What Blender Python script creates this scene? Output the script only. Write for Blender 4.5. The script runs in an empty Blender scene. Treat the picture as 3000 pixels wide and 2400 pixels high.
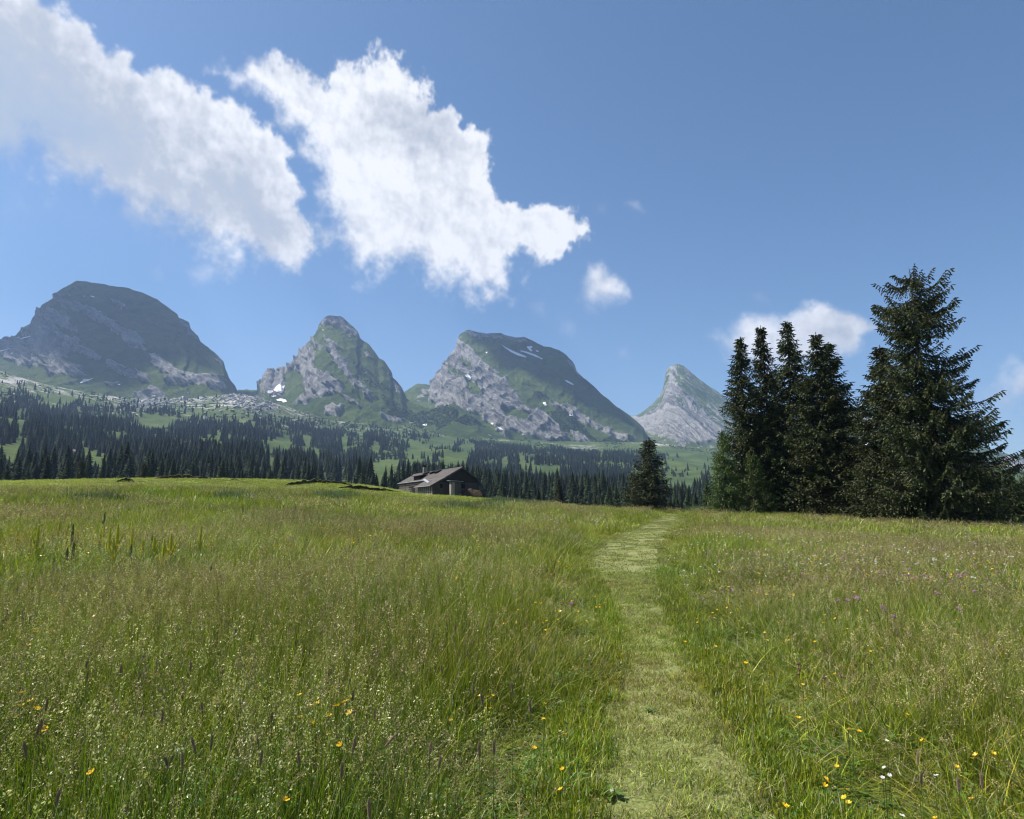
import bpy, math, random
import numpy as np
from math import radians as R

random.seed(7)
rng = np.random.default_rng(7)
scene = bpy.context.scene
col = scene.collection

# ------------------------------------------------------------------ camera, light, exposure
EYE = 1.6
PITCH = R(8.5)
cam_data = bpy.data.cameras.new('camera')
cam_data.sensor_width = 36.0
cam_data.lens = 24.0
cam_data.clip_start = 0.05
cam_data.clip_end = 60000
cam = bpy.data.objects.new('camera', cam_data)
cam.location = (0, 0, EYE)
cam.rotation_euler = (R(90) + PITCH, 0, 0)
col.objects.link(cam)
scene.camera = cam

SUN_AZ = R(-86)      # measured from the view direction (+Y), negative is to the left
SUN_EL = R(55)
SUN = np.array([math.sin(SUN_AZ) * math.cos(SUN_EL), math.cos(SUN_AZ) * math.cos(SUN_EL), math.sin(SUN_EL)])
SKY_STRENGTH = 0.083
sun_data = bpy.data.lights.new('sun', 'SUN')
sun_data.energy = 5.0
sun_data.angle = R(0.53)
sun_data.color = (1.0, 0.95, 0.87)
sun = bpy.data.objects.new('sun', sun_data)
sun.rotation_euler = (R(90) - SUN_EL, 0, -SUN_AZ + math.pi)
sun.location = (-40, 20, 60)
col.objects.link(sun)

scene.render.engine = 'CYCLES'
scene.view_settings.view_transform = 'Standard'
scene.view_settings.look = 'None'
scene.view_settings.exposure = 0.76
scene.view_settings.gamma = 1.0
scene.view_settings.use_curve_mapping = False
cy = scene.cycles
cy.max_bounces = 6
cy.diffuse_bounces = 3
cy.glossy_bounces = 2
cy.transmission_bounces = 4
cy.transparent_max_bounces = 8
cy.volume_bounces = 1
cy.use_denoising = True
cy.denoiser = 'OPENIMAGEDENOISE'
cy.denoising_prefilter = 'ACCURATE'
cy.use_adaptive_sampling = True
cy.adaptive_threshold = 0.012
cy.pixel_filter_type = 'BLACKMAN_HARRIS'
cy.filter_width = 1.15

F = 2000.0
cp, sp = math.cos(PITCH), math.sin(PITCH)
def ray(px, py):
    u = (np.asarray(px, float) - 1500) / F
    v = (1200 - np.asarray(py, float)) / F
    return u, cp - v * sp, sp + v * cp
def at(px, py, Y):
    x, y, z = ray(px, py)
    k = Y / y
    return np.stack([x * k, y * k, z * k + EYE], -1)
def azel(px, py):
    x, y, z = ray(px, py)
    return np.arctan2(x, y), z / np.hypot(x, y)
def project(P):
    P = np.asarray(P, float)
    x, y, z = P[..., 0], P[..., 1], P[..., 2] - EYE
    d = y * cp + z * sp
    h = -y * sp + z * cp
    return 1500 + F * x / d, 1200 - F * h / d

# ------------------------------------------------------------------ numpy noise
def _h(ix, iy, iz, seed):
    n = (ix.astype(np.int64) * 374761393 + iy.astype(np.int64) * 668265263 + iz.astype(np.int64) * 2147483647 + seed * 974634777) & 0xffffffff
    n = ((n ^ (n >> 13)) * 1274126177) & 0xffffffff
    n = n ^ (n >> 16)
    return (n & 0xffffff) / float(0xffffff) * 2 - 1
def vnoise(x, y, z=None, seed=0):
    x = np.asarray(x, float); y = np.asarray(y, float)
    x, y = np.broadcast_arrays(x, y)
    ix = np.floor(x); iy = np.floor(y)
    fx = x - ix; fy = y - iy
    fx = fx * fx * fx * (fx * (fx * 6 - 15) + 10); fy = fy * fy * fy * (fy * (fy * 6 - 15) + 10)
    ix = ix.astype(np.int64); iy = iy.astype(np.int64)
    if z is None:
        zz = np.zeros_like(ix)
        a = _h(ix, iy, zz, seed); b = _h(ix + 1, iy, zz, seed)
        c = _h(ix, iy + 1, zz, seed); d = _h(ix + 1, iy + 1, zz, seed)
        return (a * (1 - fx) + b * fx) * (1 - fy) + (c * (1 - fx) + d * fx) * fy
    z = np.broadcast_to(np.asarray(z, float), x.shape)
    iz = np.floor(z); fz = z - iz; fz = fz * fz * (3 - 2 * fz); iz = iz.astype(np.int64)
    r = 0
    for dz in (0, 1):
        w = fz if dz else 1 - fz
        a = _h(ix, iy, iz + dz, seed); b = _h(ix + 1, iy, iz + dz, seed)
        c = _h(ix, iy + 1, iz + dz, seed); d = _h(ix + 1, iy + 1, iz + dz, seed)
        r = r + w * ((a * (1 - fx) + b * fx) * (1 - fy) + (c * (1 - fx) + d * fx) * fy)
    return r
def fbm(x, y, z=None, oct=5, seed=0, gain=0.5, ridged=False, lac=2.03):
    r = 0; a = 1; s = 0
    for i in range(oct):
        n = vnoise(x, y, z, seed + i * 17)
        if ridged: n = 1 - 2 * np.abs(n)
        r = r + a * n; s += a
        x = x * lac + 3.7; y = y * lac + 1.3
        if z is not None: z = z * lac + 5.1
        a *= gain
    return r / s
def sst(e0, e1, x):
    t = np.clip((x - e0) / (e1 - e0), 0, 1)
    return t * t * (3 - 2 * t)
def poly_sdf(px, py, poly):
    """signed distance, positive inside"""
    poly = np.asarray(poly, float)
    n = len(poly)
    d = np.full(np.shape(px), 1e18); ins = np.zeros(np.shape(px), bool)
    for i in range(n):
        ax, ay = poly[i]; bx, by = poly[(i + 1) % n]
        ex, ey = bx - ax, by - ay
        wx, wy = px - ax, py - ay
        t = np.clip((wx * ex + wy * ey) / (ex * ex + ey * ey + 1e-12), 0, 1)
        d = np.minimum(d, (wx - ex * t) ** 2 + (wy - ey * t) ** 2)
        c = (ay > py) != (by > py)
        with np.errstate(divide='ignore', invalid='ignore'):
            xi = ax + (py - ay) / (by - ay if by != ay else 1e-9) * ex
        ins ^= c & (px < xi)
    d = np.sqrt(d)
    return np.where(ins, d, -d)

# ------------------------------------------------------------------ mesh helpers
def mesh_np(name, verts, faces, attrs=None, mats=(), mat_idx=None, smooth=False):
    verts = np.asarray(verts, np.float32); faces = np.asarray(faces, np.int32)
    me = bpy.data.meshes.new(name)
    nf, k = faces.shape
    me.vertices.add(len(verts)); me.vertices.foreach_set('co', verts.ravel())
    me.loops.add(nf * k); me.loops.foreach_set('vertex_index', faces.ravel())
    me.polygons.add(nf)
    me.polygons.foreach_set('loop_start', np.arange(0, nf * k, k, dtype=np.int32))
    me.polygons.foreach_set('loop_total', np.full(nf, k, np.int32))
    if mat_idx is not None: me.polygons.foreach_set('material_index', np.asarray(mat_idx, np.int32))
    me.polygons.foreach_set('use_smooth', np.full(nf, bool(smooth)))
    for m in mats: me.materials.append(m)
    me.update(calc_edges=True)
    for n, a in (attrs or {}).items():
        a = np.asarray(a, np.float32)
        if a.ndim == 2:
            at_ = me.attributes.new(n, 'FLOAT_COLOR', 'POINT')
            if a.shape[1] == 3: a = np.concatenate([a, np.ones((len(a), 1), np.float32)], 1)
            at_.data.foreach_set('color', a.ravel())
        else:
            at_ = me.attributes.new(n, 'FLOAT', 'POINT')
            at_.data.foreach_set('value', a)
    return me
def tag(o, label=None, cat=None, group=None, kind=None):
    if label: o['label'] = label
    if cat: o['category'] = cat
    if group: o['group'] = group
    if kind: o['kind'] = kind
    return o
def link(name, me, parent=None, loc=None):
    o = bpy.data.objects.new(name, me)
    if loc is not None: o.location = loc
    if parent is not None: o.parent = parent
    col.objects.link(o)
    return o
def empty(name, loc, rz=0):
    o = bpy.data.objects.new(name, None)
    o.location = loc; o.rotation_euler = (0, 0, rz); o.empty_display_size = 0.3
    col.objects.link(o)
    return o
def grid_faces(nu, nv):
    i = np.arange(nu - 1)[:, None] * nv + np.arange(nv - 1)[None, :]
    i = i.ravel()
    return np.stack([i, i + nv, i + nv + 1, i + 1], 1)

class MB:
    """collects boxes, prisms, tubes"""
    def __init__(s): s.v = []; s.f = []
    def add(s, vs, fs):
        b = len(s.v); s.v += [tuple(map(float, p)) for p in vs]; s.f += [tuple(b + i for i in f) for f in fs]; return s
    def box(s, x0, x1, y0, y1, z0, z1):
        return s.add([(x0,y0,z0),(x1,y0,z0),(x1,y1,z0),(x0,y1,z0),(x0,y0,z1),(x1,y0,z1),(x1,y1,z1),(x0,y1,z1)],
                     [(0,3,2,1),(4,5,6,7),(0,1,5,4),(1,2,6,5),(2,3,7,6),(3,0,4,7)])
    def slab(s, quad, th):
        """four points thickened along their normal"""
        q = [np.array(p, float) for p in quad]
        n = np.cross(q[1] - q[0], q[3] - q[0]); n /= np.linalg.norm(n)
        return s.add([*q, *[p - n * th for p in q]], [(0,1,2,3),(7,6,5,4),(0,4,5,1),(1,5,6,2),(2,6,7,3),(3,7,4,0)])
    def tube(s, pts, rad, n=6, cap=True):
        pts = [np.array(p, float) for p in pts]
        rad = rad if hasattr(rad, '__len__') else [rad] * len(pts)
        rings = []
        for i, p in enumerate(pts):
            d = pts[min(i + 1, len(pts) - 1)] - pts[max(i - 1, 0)]; d /= np.linalg.norm(d) + 1e-9
            a = np.cross(d, (0, 0, 1) if abs(d[2]) < .9 else (1, 0, 0)); a /= np.linalg.norm(a); b = np.cross(d, a)
            rings.append([p + rad[i] * (math.cos(2*math.pi*k/n) * a + math.sin(2*math.pi*k/n) * b) for k in range(n)])
        vs = [q for r in rings for q in r]; fs = []
        for i in range(len(pts) - 1):
            for k in range(n):
                fs.append((i*n+k, i*n+(k+1)%n, (i+1)*n+(k+1)%n, (i+1)*n+k))
        if cap: fs += [tuple(range(n))[::-1], tuple((len(pts)-1)*n + k for k in range(n))]
        return s.add(vs, fs)
    def mesh(s, name, mat=None):
        me = bpy.data.meshes.new(name); me.from_pydata(s.v, [], s.f)
        if mat: me.materials.append(mat)
        me.update(); return me
    def build(s, name, mat, parent=None): return link(name, s.mesh(name, mat), parent)

# ------------------------------------------------------------------ node helpers
class NT:
    def __init__(s, tree): s.t = tree; s.n = tree.nodes; s.l = tree.links
    def node(s, typ, ins=None, **kw):
        n = s.n.new(typ)
        for k, v in kw.items(): setattr(n, k, v)
        for k, v in (ins or {}).items():
            sock = n.inputs[k]
            if isinstance(v, bpy.types.NodeSocket): s.l.new(v, sock)
            elif isinstance(v, (tuple, list)) and sock.type == 'RGBA' and len(v) == 3: sock.default_value = (*v, 1)
            else: sock.default_value = v
        return n
    def math(s, op, a, b=None, c=None, clamp=False):
        ins = {0: a}
        if b is not None: ins[1] = b
        if c is not None: ins[2] = c
        return s.node('ShaderNodeMath', ins, operation=op, use_clamp=clamp).outputs[0]
    def mix(s, f, a, b, blend='MIX'):
        n = s.node('ShaderNodeMix', data_type='RGBA', blend_type=blend)
        for k, v in ((0, f), (6, a), (7, b)):
            if isinstance(v, bpy.types.NodeSocket): s.l.new(v, n.inputs[k])
            elif isinstance(v, (tuple, list)): n.inputs[k].default_value = (*v[:3], 1)
            else: n.inputs[k].default_value = v
        return n.outputs[2]
    def noise(s, scale, vec=None, detail=4, rough=.5, dist=0, out=0):
        ins = {'Scale': scale, 'Detail': detail, 'Roughness': rough, 'Distortion': dist}
        if vec is not None: ins['Vector'] = vec
        return s.node('ShaderNodeTexNoise', ins).outputs[out]
    def ramp(s, f, stops, interp='LINEAR'):
        n = s.node('ShaderNodeValToRGB', {0: f}); cr = n.color_ramp; cr.interpolation = interp
        while len(cr.elements) < len(stops): cr.elements.new(.5)
        for e, (p, c) in zip(cr.elements, stops):
            e.position = p; e.color = (*c, 1) if hasattr(c, '__len__') else (c, c, c, 1)
        return n.outputs[0]
def new_mat(name):
    m = bpy.data.materials.new(name); m.use_nodes = True
    m.node_tree.nodes.clear()
    return m, NT(m.node_tree)
def finish(t, bsdf):
    o = t.node('ShaderNodeOutputMaterial'); t.l.new(bsdf, o.inputs[0])
def bsdf(t, color, rough=.9, spec=.2, normal=None, metallic=0.):
    ins = {'Base Color': color, 'Roughness': rough, 'Specular IOR Level': spec, 'Metallic': metallic}
    if normal is not None: ins['Normal'] = normal
    return t.node('ShaderNodeBsdfPrincipled', ins).outputs[0]
def bump(t, h, dist, strength=1.0):
    return t.node('ShaderNodeBump', {'Height': h, 'Distance': dist, 'Strength': strength}).outputs[0]

# ------------------------------------------------------------------ sky with clouds (world)
world = bpy.data.worlds.new('World'); scene.world = world; world.use_nodes = True
def up_noise(h, w, cell, seed, gain=.55, octs=8):
    """fast 2-D fbm over an image; cell = largest feature in pixels"""
    yy, xx = np.mgrid[0:h, 0:w].astype(np.float32)
    r = np.zeros((h, w), np.float32); a = 1.; s = 0.
    for o in range(octs):
        c = cell / 2 ** o
        if c < 1.3: break
        gh, gw = int(h / c) + 4, int(w / c) + 4
        g = np.random.default_rng(seed + o).uniform(-1, 1, (gh, gw)).astype(np.float32)
        fy = yy[:, 0] / c; fx = xx[0] / c
        iy = fy.astype(int); ix = fx.astype(int)
        ty = fy - iy; tx = fx - ix
        ty = (ty * ty * (3 - 2 * ty))[:, None]; tx = (tx * tx * (3 - 2 * tx))[None, :]
        q = (g[iy][:, ix] * (1 - tx) + g[iy][:, ix + 1] * tx) * (1 - ty) + (g[iy + 1][:, ix] * (1 - tx) + g[iy + 1][:, ix + 1] * tx) * ty
        r += a * q; s += a; a *= gain
    return r / s

CA0, CA1, CE0, CE1 = R(-60), R(60), R(-2), R(64)
def make_clouds():
    PPD = 15.0
    W = int(math.degrees(CA1 - CA0) * PPD); H = int(math.degrees(CE1 - CE0) * PPD)
    az = np.linspace(CA0, CA1, W); el = np.linspace(CE0, CE1, H)
    A, E = np.meshgrid(az, el)
    def P(px, py):
        a, t = azel(px, py)
        return math.degrees(a), math.degrees(math.atan(t))
    A = np.degrees(A); E = np.degrees(E)
    wx = up_noise(H, W, 90, 11, .58); wy = up_noise(H, W, 90, 31, .58)
    wfx = up_noise(H, W, 26, 111, .62); wfy = up_noise(H, W, 26, 131, .62)
    X = A + wx * 1.5 + wfx * 1.0; Y = E + wy * 1.5 + wfy * 1.0
    fine = up_noise(H, W, 60, 51, .66)
    hi = up_noise(H, W, 22, 61, .72)
    big = up_noise(H, W, 220, 71, .5)
    bil = 1 - np.abs(up_noise(H, W, 70, 91, .6)) * 2.6
    alpha = np.zeros((H, W), np.float32); grey = np.zeros((H, W), np.float32)
    polys = [   # outline in photograph pixels, edge noise, softness, opacity
      ([(-700,-500),(-120,-330),(40,-60),(92,2),(112,30),(160,15),(215,40),(250,110),(310,158),(330,120),(398,140),(400,195),(448,180),(520,210),(600,262),(680,305),(745,365),(810,420),(858,455),(862,500),(905,555),(890,600),(925,660),(938,720),(905,775),(840,788),(760,775),(690,772),(640,745),(590,730),(520,690),(440,670),(400,680),(352,620),(290,600),(230,600),(160,570),(110,555),(80,500),(0,480),(-300,430),(-700,300)], .9, .8, 1.),
      ([(622,178),(660,185),(705,200),(725,182),(808,172),(830,212),(880,232),(920,245),(985,232),(1000,196),(1040,200),(1080,178),(1122,172),(1160,200),(1195,235),(1212,268),(1250,300),(1255,320),(1310,348),(1370,368),(1425,410),(1435,450),(1428,520),(1450,560),(1500,605),(1545,625),(1580,600),(1650,596),(1682,636),(1700,668),(1745,655),(1752,705),(1712,745),(1665,745),(1640,785),(1590,775),(1550,770),(1530,800),(1540,850),(1500,880),(1450,870),(1400,895),(1345,885),(1300,860),(1255,855),(1215,820),(1200,770),(1160,760),(1120,770),(1070,808),(1040,790),(1010,730),(950,700),(955,650),(920,600),(905,540),(880,470),(860,400),(810,345),(770,310),(735,260),(690,245),(650,225)], 1., .7, 1.),
      ([(1722,775),(1768,768),(1795,805),(1845,822),(1858,872),(1810,890),(1740,900),(1705,885),(1705,830)], .4, .7, .95),
      ([(2080,990),(2105,960),(2145,948),(2175,908),(2250,915),(2310,922),(2360,898),(2440,902),(2490,928),(2560,960),(2520,995),(2490,1040),(2300,1110),(2180,1045),(2110,1030)], .55, .9, .97),
      ([(2860,1178),(2900,1100),(2925,1040),(2960,1020),(3010,1030),(3200,1010),(3260,1150),(3050,1190),(2900,1200)], .7, 1.1, .9),
      ([(1838,595),(1866,592),(1888,628),(1862,618)], .25, .6, .6),
      ([(1755,600),(1780,598),(1782,620),(1762,622)], .3, .8, .25),
      ([(2210,850),(2235,845),(2255,868),(2225,872)], .3, .9, .3),
      ([(1812,1022),(1838,1015),(1845,1045),(1815,1050)], .3, .9, .35),
      ([(1550,905),(1590,900),(1600,935),(1565,930)], .4, 1., .25),
      ([(1640,945),(1668,950),(1665,985),(1645,975)], .4, 1., .25),
      ([(1700,880),(1750,890),(1745,925),(1715,920)], .4, .9, .4),
      ([(575,800),(600,775),(640,790),(610,830),(580,830)], .4, .9, .5),
      ([(448,790),(460,780),(466,810),(455,818)], .3, .8, .3),
      ([(10,540),(60,560),(80,620),(40,600)], .7, 1.5, .2),
      ([(3300,100),(3900,0),(4100,300),(3500,400)], 1.2, 1.2, .9),
      ([(600,-900),(1500,-1000),(1600,-760),(900,-700)], 1.2, 1.2, .9),
    ]
    for poly, en, soft, op in polys:
        pp = np.array([P(*p) for p in poly])
        x0, y0 = pp.min(0) - 4; x1, y1 = pp.max(0) + 4
        ix0 = max(0, int(np.searchsorted(np.degrees(az), x0))); ix1 = min(W, int(np.searchsorted(np.degrees(az), x1)) + 1)
        iy0 = max(0, int(np.searchsorted(np.degrees(el), y0))); iy1 = min(H, int(np.searchsorted(np.degrees(el), y1)) + 1)
        if ix1 - ix0 < 2 or iy1 - iy0 < 2: continue
        sl = (slice(iy0, iy1), slice(ix0, ix1))
        k = en
        xs = A[sl] + (X[sl] - A[sl]) * k; ys = E[sl] + (Y[sl] - E[sl]) * k
        d = poly_sdf(xs, ys, pp)
        q = A[sl] * .5 + E[sl] * .85; qm = (pp[:, 0] * .5 + pp[:, 1] * .85).mean()
        sf = soft * (.8 + 2.6 * (1 - sst(-5, 3, q - qm)))
        d = d + fine[sl] * (.9 + .8 * sf) * k + hi[sl] * (.2 + .34 * sf) * k + bil[sl] * .25 * k + .15
        a = sst(-.22 * sf, 1.2 * sf, d)
        # the lower edges fray out more softly than the upper ones
        a = a * op
        alpha[sl] = np.maximum(alpha[sl], a)
    # body shading: soft grey where the cloud is thick, (px, py, radius x, radius y, depth)
    fb = up_noise(H, W, 130, 151, .55)
    for px, py, rx, ry, dep in [(60,300,330,190,.40),(190,400,170,75,.34),(-60,150,120,240,.2),(560,560,300,120,.13),(620,660,260,90,.24),(760,700,190,70,.10),
                                (1190,400,130,70,.20),(1260,440,130,60,.12),(1150,620,260,70,.08),(1330,520,70,60,.09),(1200,720,160,60,.10),(1450,780,120,60,.08),(1560,660,60,60,.06),
                                (2330,1010,260,60,.22),(3000,1150,120,60,.2),(1780,850,60,30,.08),(1000,450,120,90,.03),(180,180,60,110,.07),(2400,960,90,30,.08)]:
        a0, e0 = P(px, py)
        s = 36 / 1000
        g = np.exp(-(((A + wx * 4.5 - a0) / (rx * .027)) ** 2 + ((E + wy * 4.5 - e0) / (ry * .027)) ** 2))
        grey = grey + g * dep
    bb = up_noise(H, W, 80, 171, .6); rel3 = (bb - np.roll(np.roll(bb, -6, 0), 3, 1))
    relief = (fb - np.roll(np.roll(fb, -7, 0), -7, 1)) * 1.0
    rel2 = (fine - np.roll(np.roll(fine, -3, 0), -3, 1)) * .35
    lum = 1.0 - .015 - grey * .95 + np.clip(relief, -.2, .10) * .7 + np.clip(rel3, -.25, .12) * .28 + np.clip(rel2, -.12, .1) * .6 + big * .04
    thin = 1 - sst(.1, .95, alpha)
    lum = lum * (1 - .06 * thin)
    lum = np.clip(lum, .3, 1.06)
    return lum.astype(np.float32), alpha
lum, alpha = make_clouds()
H_, W_ = lum.shape
img = bpy.data.images.new('cloud_map', W_, H_, alpha=True, float_buffer=True, is_data=True)
buf = np.empty((H_, W_, 4), np.float32); buf[..., 0] = lum; buf[..., 1] = alpha; buf[..., 2] = lum; buf[..., 3] = 1
img.pixels.foreach_set(buf.ravel()); img.update(); img.pack()
wt = NT(world.node_tree); wt.n.clear()
sky = wt.node('ShaderNodeTexSky', sky_type='NISHITA')
sky.sun_disc = False; sky.sun_elevation = SUN_EL; sky.sun_rotation = SUN_AZ
sky.altitude = 1400; sky.air_density = 1.0; sky.dust_density = 2.4; sky.ozone_density = 2.6
tc = wt.node('ShaderNodeTexCoord').outputs['Generated']
sx = wt.node('ShaderNodeSeparateXYZ', {0: tc})
azn = wt.math('ARCTAN2', sx.outputs[0], sx.outputs[1])
eln = wt.math('ARCSINE', sx.outputs[2])
uu = wt.math('DIVIDE', wt.math('SUBTRACT', azn, CA0), CA1 - CA0)
vv = wt.math('DIVIDE', wt.math('SUBTRACT', eln, CE0), CE1 - CE0)
cv = wt.node('ShaderNodeCombineXYZ', {0: uu, 1: vv})
im = wt.node('ShaderNodeTexImage', {0: cv.outputs[0]}, image=img, extension='CLIP', interpolation='Cubic')
sep = wt.node('ShaderNodeSeparateColor', {0: im.outputs[0]})
hs = wt.node('ShaderNodeHueSaturation', {'Hue': .496, 'Saturation': 1.14, 'Value': 1.0, 'Color': sky.outputs[0]})
bg1 = wt.node('ShaderNodeBackground', {0: hs.outputs[0], 1: SKY_STRENGTH})
l2 = wt.math('POWER', sep.outputs[0], 2.0)
ccol = wt.ramp(l2, [(0.0, (.24, .30, .39)), (.45, (.315, .34, .385)), (1.0, (.59, .595, .61))])
bg2 = wt.node('ShaderNodeBackground', {0: ccol, 1: 1.0})
mx = wt.node('ShaderNodeMixShader', {0: sep.outputs[1], 1: bg1.outputs[0], 2: bg2.outputs[0]})
wo = wt.node('ShaderNodeOutputWorld', {0: mx.outputs[0]})
# ------------------------------------------------------------------ shape of the land
_crest = np.array([(-900,1407,130,.1),(0,1407,130,.1),(200,1404,130,.1),(420,1401,130,.1),(600,1402,130,.1),(700,1405,130,.1),(915,1411,130,.1),(1050,1422,130,.1),
    (1131,1431,130,.1),(1215,1449,125,.15),(1350,1452,122,.2),(1400,1454,115,.3),(1450,1462,105,.4),(1484,1467,100,.5),(1614,1476,95,.5),(1707,1485,90,.5),
    (1846,1492,85,.5),(1962,1491,80,.5),(2100,1489,80,.5),(2222,1494,78,.5),(2352,1500,76,.5),(2500,1508,72,.5),(2700,1518,68,.5),(2900,1528,64,.5),(3900,1545,60,.5)], float)
def _smooth_table(T, sig):
    px = np.arange(T[0, 0], T[-1, 0], 4.0); k = np.exp(-(np.arange(-3 * sig, 3 * sig + 1, 4.0) / sig) ** 2 / 2); k /= k.sum(); h = len(k) // 2
    cols = [px]
    for j in range(1, T.shape[1]):
        v = np.interp(px, T[:, 0], T[:, j]); cols.append(np.convolve(np.pad(v, h, mode='edge'), k, 'valid')[:len(px)])
    return np.stack(cols, 1)
_crest = _smooth_table(_crest, 36)
_ca, _ct = azel(_crest[:, 0], _crest[:, 1])
_cD = _crest[:, 2]; _cz = _ct * _cD + EYE - _crest[:, 3]
_top = np.array([(-900,1035,2300),(-200,1060,2300),(0,1088,2300),(160,1135,2300),(290,1152,2300),(400,1168,2300),(560,1168,2250),(640,1158,2250),(700,1150,2250),(754,1162,2250),(790,1176,2300),
    (844,1190,2400),(901,1205,2450),(970,1218,2500),(1080,1228,2500),(1200,1240,2500),(1300,1258,2500),(1400,1275,2500),(1500,1285,2500),(1650,1292,2600),(1780,1300,2700),
    (1900,1300,2800),(2050,1312,2900),(2200,1322,2900),(2500,1350,2900),(2900,1390,2900),(3100,1400,2900),(3900,1400,2900)], float)
_top = _smooth_table(_top, 22)
_ta, _tt = azel(_top[:, 0], _top[:, 1]); _tD = _top[:, 2]
_low = np.array([(-900,1455),(0,1452),(900,1462),(1300,1480),(1500,1500),(1900,1512),(2500,1530),(3900,1560)], float)
_la, _lt = azel(_low[:, 0], _low[:, 1])

def ground(x, y, detail=True):
    x = np.asarray(x, float); y = np.asarray(y, float)
    a = np.arctan2(x, np.maximum(y, .6 * np.abs(x) + .01)); D = np.hypot(x, y)
    zc = np.interp(a, _ca, _cz); Dc = np.interp(a, _ca, _cD)
    t = np.clip(D / Dc, 0, 1)
    near = zc * (t * t * (3 - 2 * t) * .55 + t ** 1.4 * .45)
    e = np.maximum(D - Dc, 0)
    zm = near - .0008 * e ** 2
    tt = np.interp(a, _ta, _tt); tD = np.interp(a, _ta, _tD); lt = np.interp(a, _la, _lt)
    s = np.clip((D - 300) / (tD - 300), 0, None) ** .75
    te = lt + (tt - lt) * np.minimum(s, 1) - .02 * np.maximum(s - 1, 0)
    zh = te * D + EYE
    amp = np.clip((D - 280) / 900, 0, 1) * (1 - .5 * sst(.9, 1.0, D / tD))
    zh = zh + amp * (fbm(x / 330, y / 330, oct=4, seed=5) * 26 + fbm(x / 70, y / 70, oct=3, seed=6) * 6 + fbm(x / 22, y / 22, oct=2, seed=8) * 1.6)
    w = sst(190, 330, D)
    z = zm * (1 - w) + zh * w
    if detail:
        m = sst(3, 12, D) * (1 - w)
        z = z + m * (fbm(x / 9, y / 9, oct=3, seed=3) * .10 + fbm(x / 40, y / 40, oct=2, seed=4) * .22 * sst(20, 60, D))
    return z

def ground_at(px, py, h=0.0, d0=2.0, d1=190.0):
    """point where the sight line meets the meadow raised by h"""
    dx, dy, dz = [float(v) for v in ray(px, py)]
    k = 1 / math.hypot(dx, dy)
    ds = np.geomspace(d0, d1, 500)
    X = dx * k * ds; Y = dy * k * ds; Z = EYE + dz * k * ds
    g = ground(X, Y) + h
    i = np.argmax(Z < g)
    if Z[i] >= g[i]: i = len(ds) - 1
    if i > 0:
        f0 = Z[i-1] - g[i-1]; f1 = Z[i] - g[i]
        t = f0 / (f0 - f1 + 1e-9); t = min(max(t, 0), 1)
        d = ds[i-1] + t * (ds[i] - ds[i-1])
    else: d = ds[0]
    return np.array([dx * k * d, dy * k * d, float(ground(dx * k * d, dy * k * d))])
def az_of(px, py=1450): return float(azel(px, py)[0])
def gz(x, y): return float(ground(x, y))

# mown path, left and right edge in photograph pixels by row
_path = [(2700,1730,2520),(2400,1755,2270),(2200,1768,2175),(2100,1782,2120),(2000,1812,2075),(1930,1830,2015),(1860,1838,1992),(1800,1805,1965),(1750,1775,1940),(1700,1748,1932),
         (1660,1738,1925),(1620,1755,1918),(1590,1785,1930),(1565,1830,1955),(1545,1880,1978),(1530,1915,1985),(1520,1935,1985)]
path_c = []; path_w = []
for py, xl, xr in _path:
    L = ground_at(xl, py, 0); Rr = ground_at(xr, py, 0)
    path_c.append((L[:2] + Rr[:2]) / 2); path_w.append(np.linalg.norm(L[:2] - Rr[:2]) / 2 * 1.02)
path_c = np.array(path_c); path_w = np.array(path_w)
# carry the path on behind the lowest row and over the rise
path_c = np.vstack([path_c[0] + (path_c[0] - path_c[1]) / np.linalg.norm(path_c[0] - path_c[1]) * 4, path_c, path_c[-1] + np.array([2.0, 8]), path_c[-1] + np.array([5.0, 20])])
path_w = np.concatenate([[path_w[0]], path_w, [path_w[-1], path_w[-1]]])
# resample smoothly
_s = np.concatenate([[0], np.cumsum(np.linalg.norm(np.diff(path_c, axis=0), axis=1))])
_q = np.linspace(0, _s[-1], 260)
pcx = np.interp(_q, _s, path_c[:, 0]); pcy = np.interp(_q, _s, path_c[:, 1]); pw = np.interp(_q, _s, path_w)
_k = np.ones(7) / 7
def _smooth(a): return np.convolve(np.pad(a, 3, mode='edge'), _k, 'valid')
pcx, pcy, pw = _smooth(pcx), _smooth(pcy), _smooth(pw)
def path_dist(x, y):
    """distance outside the edge of the path (negative on it)"""
    x = np.asarray(x, float); y = np.asarray(y, float); sh = x.shape
    x = x.ravel(); y = y.ravel(); out = np.empty(len(x))
    for i in range(0, len(x), 20000):
        d = np.hypot(x[i:i+20000, None] - pcx, y[i:i+20000, None] - pcy)
        j = d.argmin(1); out[i:i+20000] = d[np.arange(len(j)), j] - pw[j]
    return out.reshape(sh)

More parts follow.
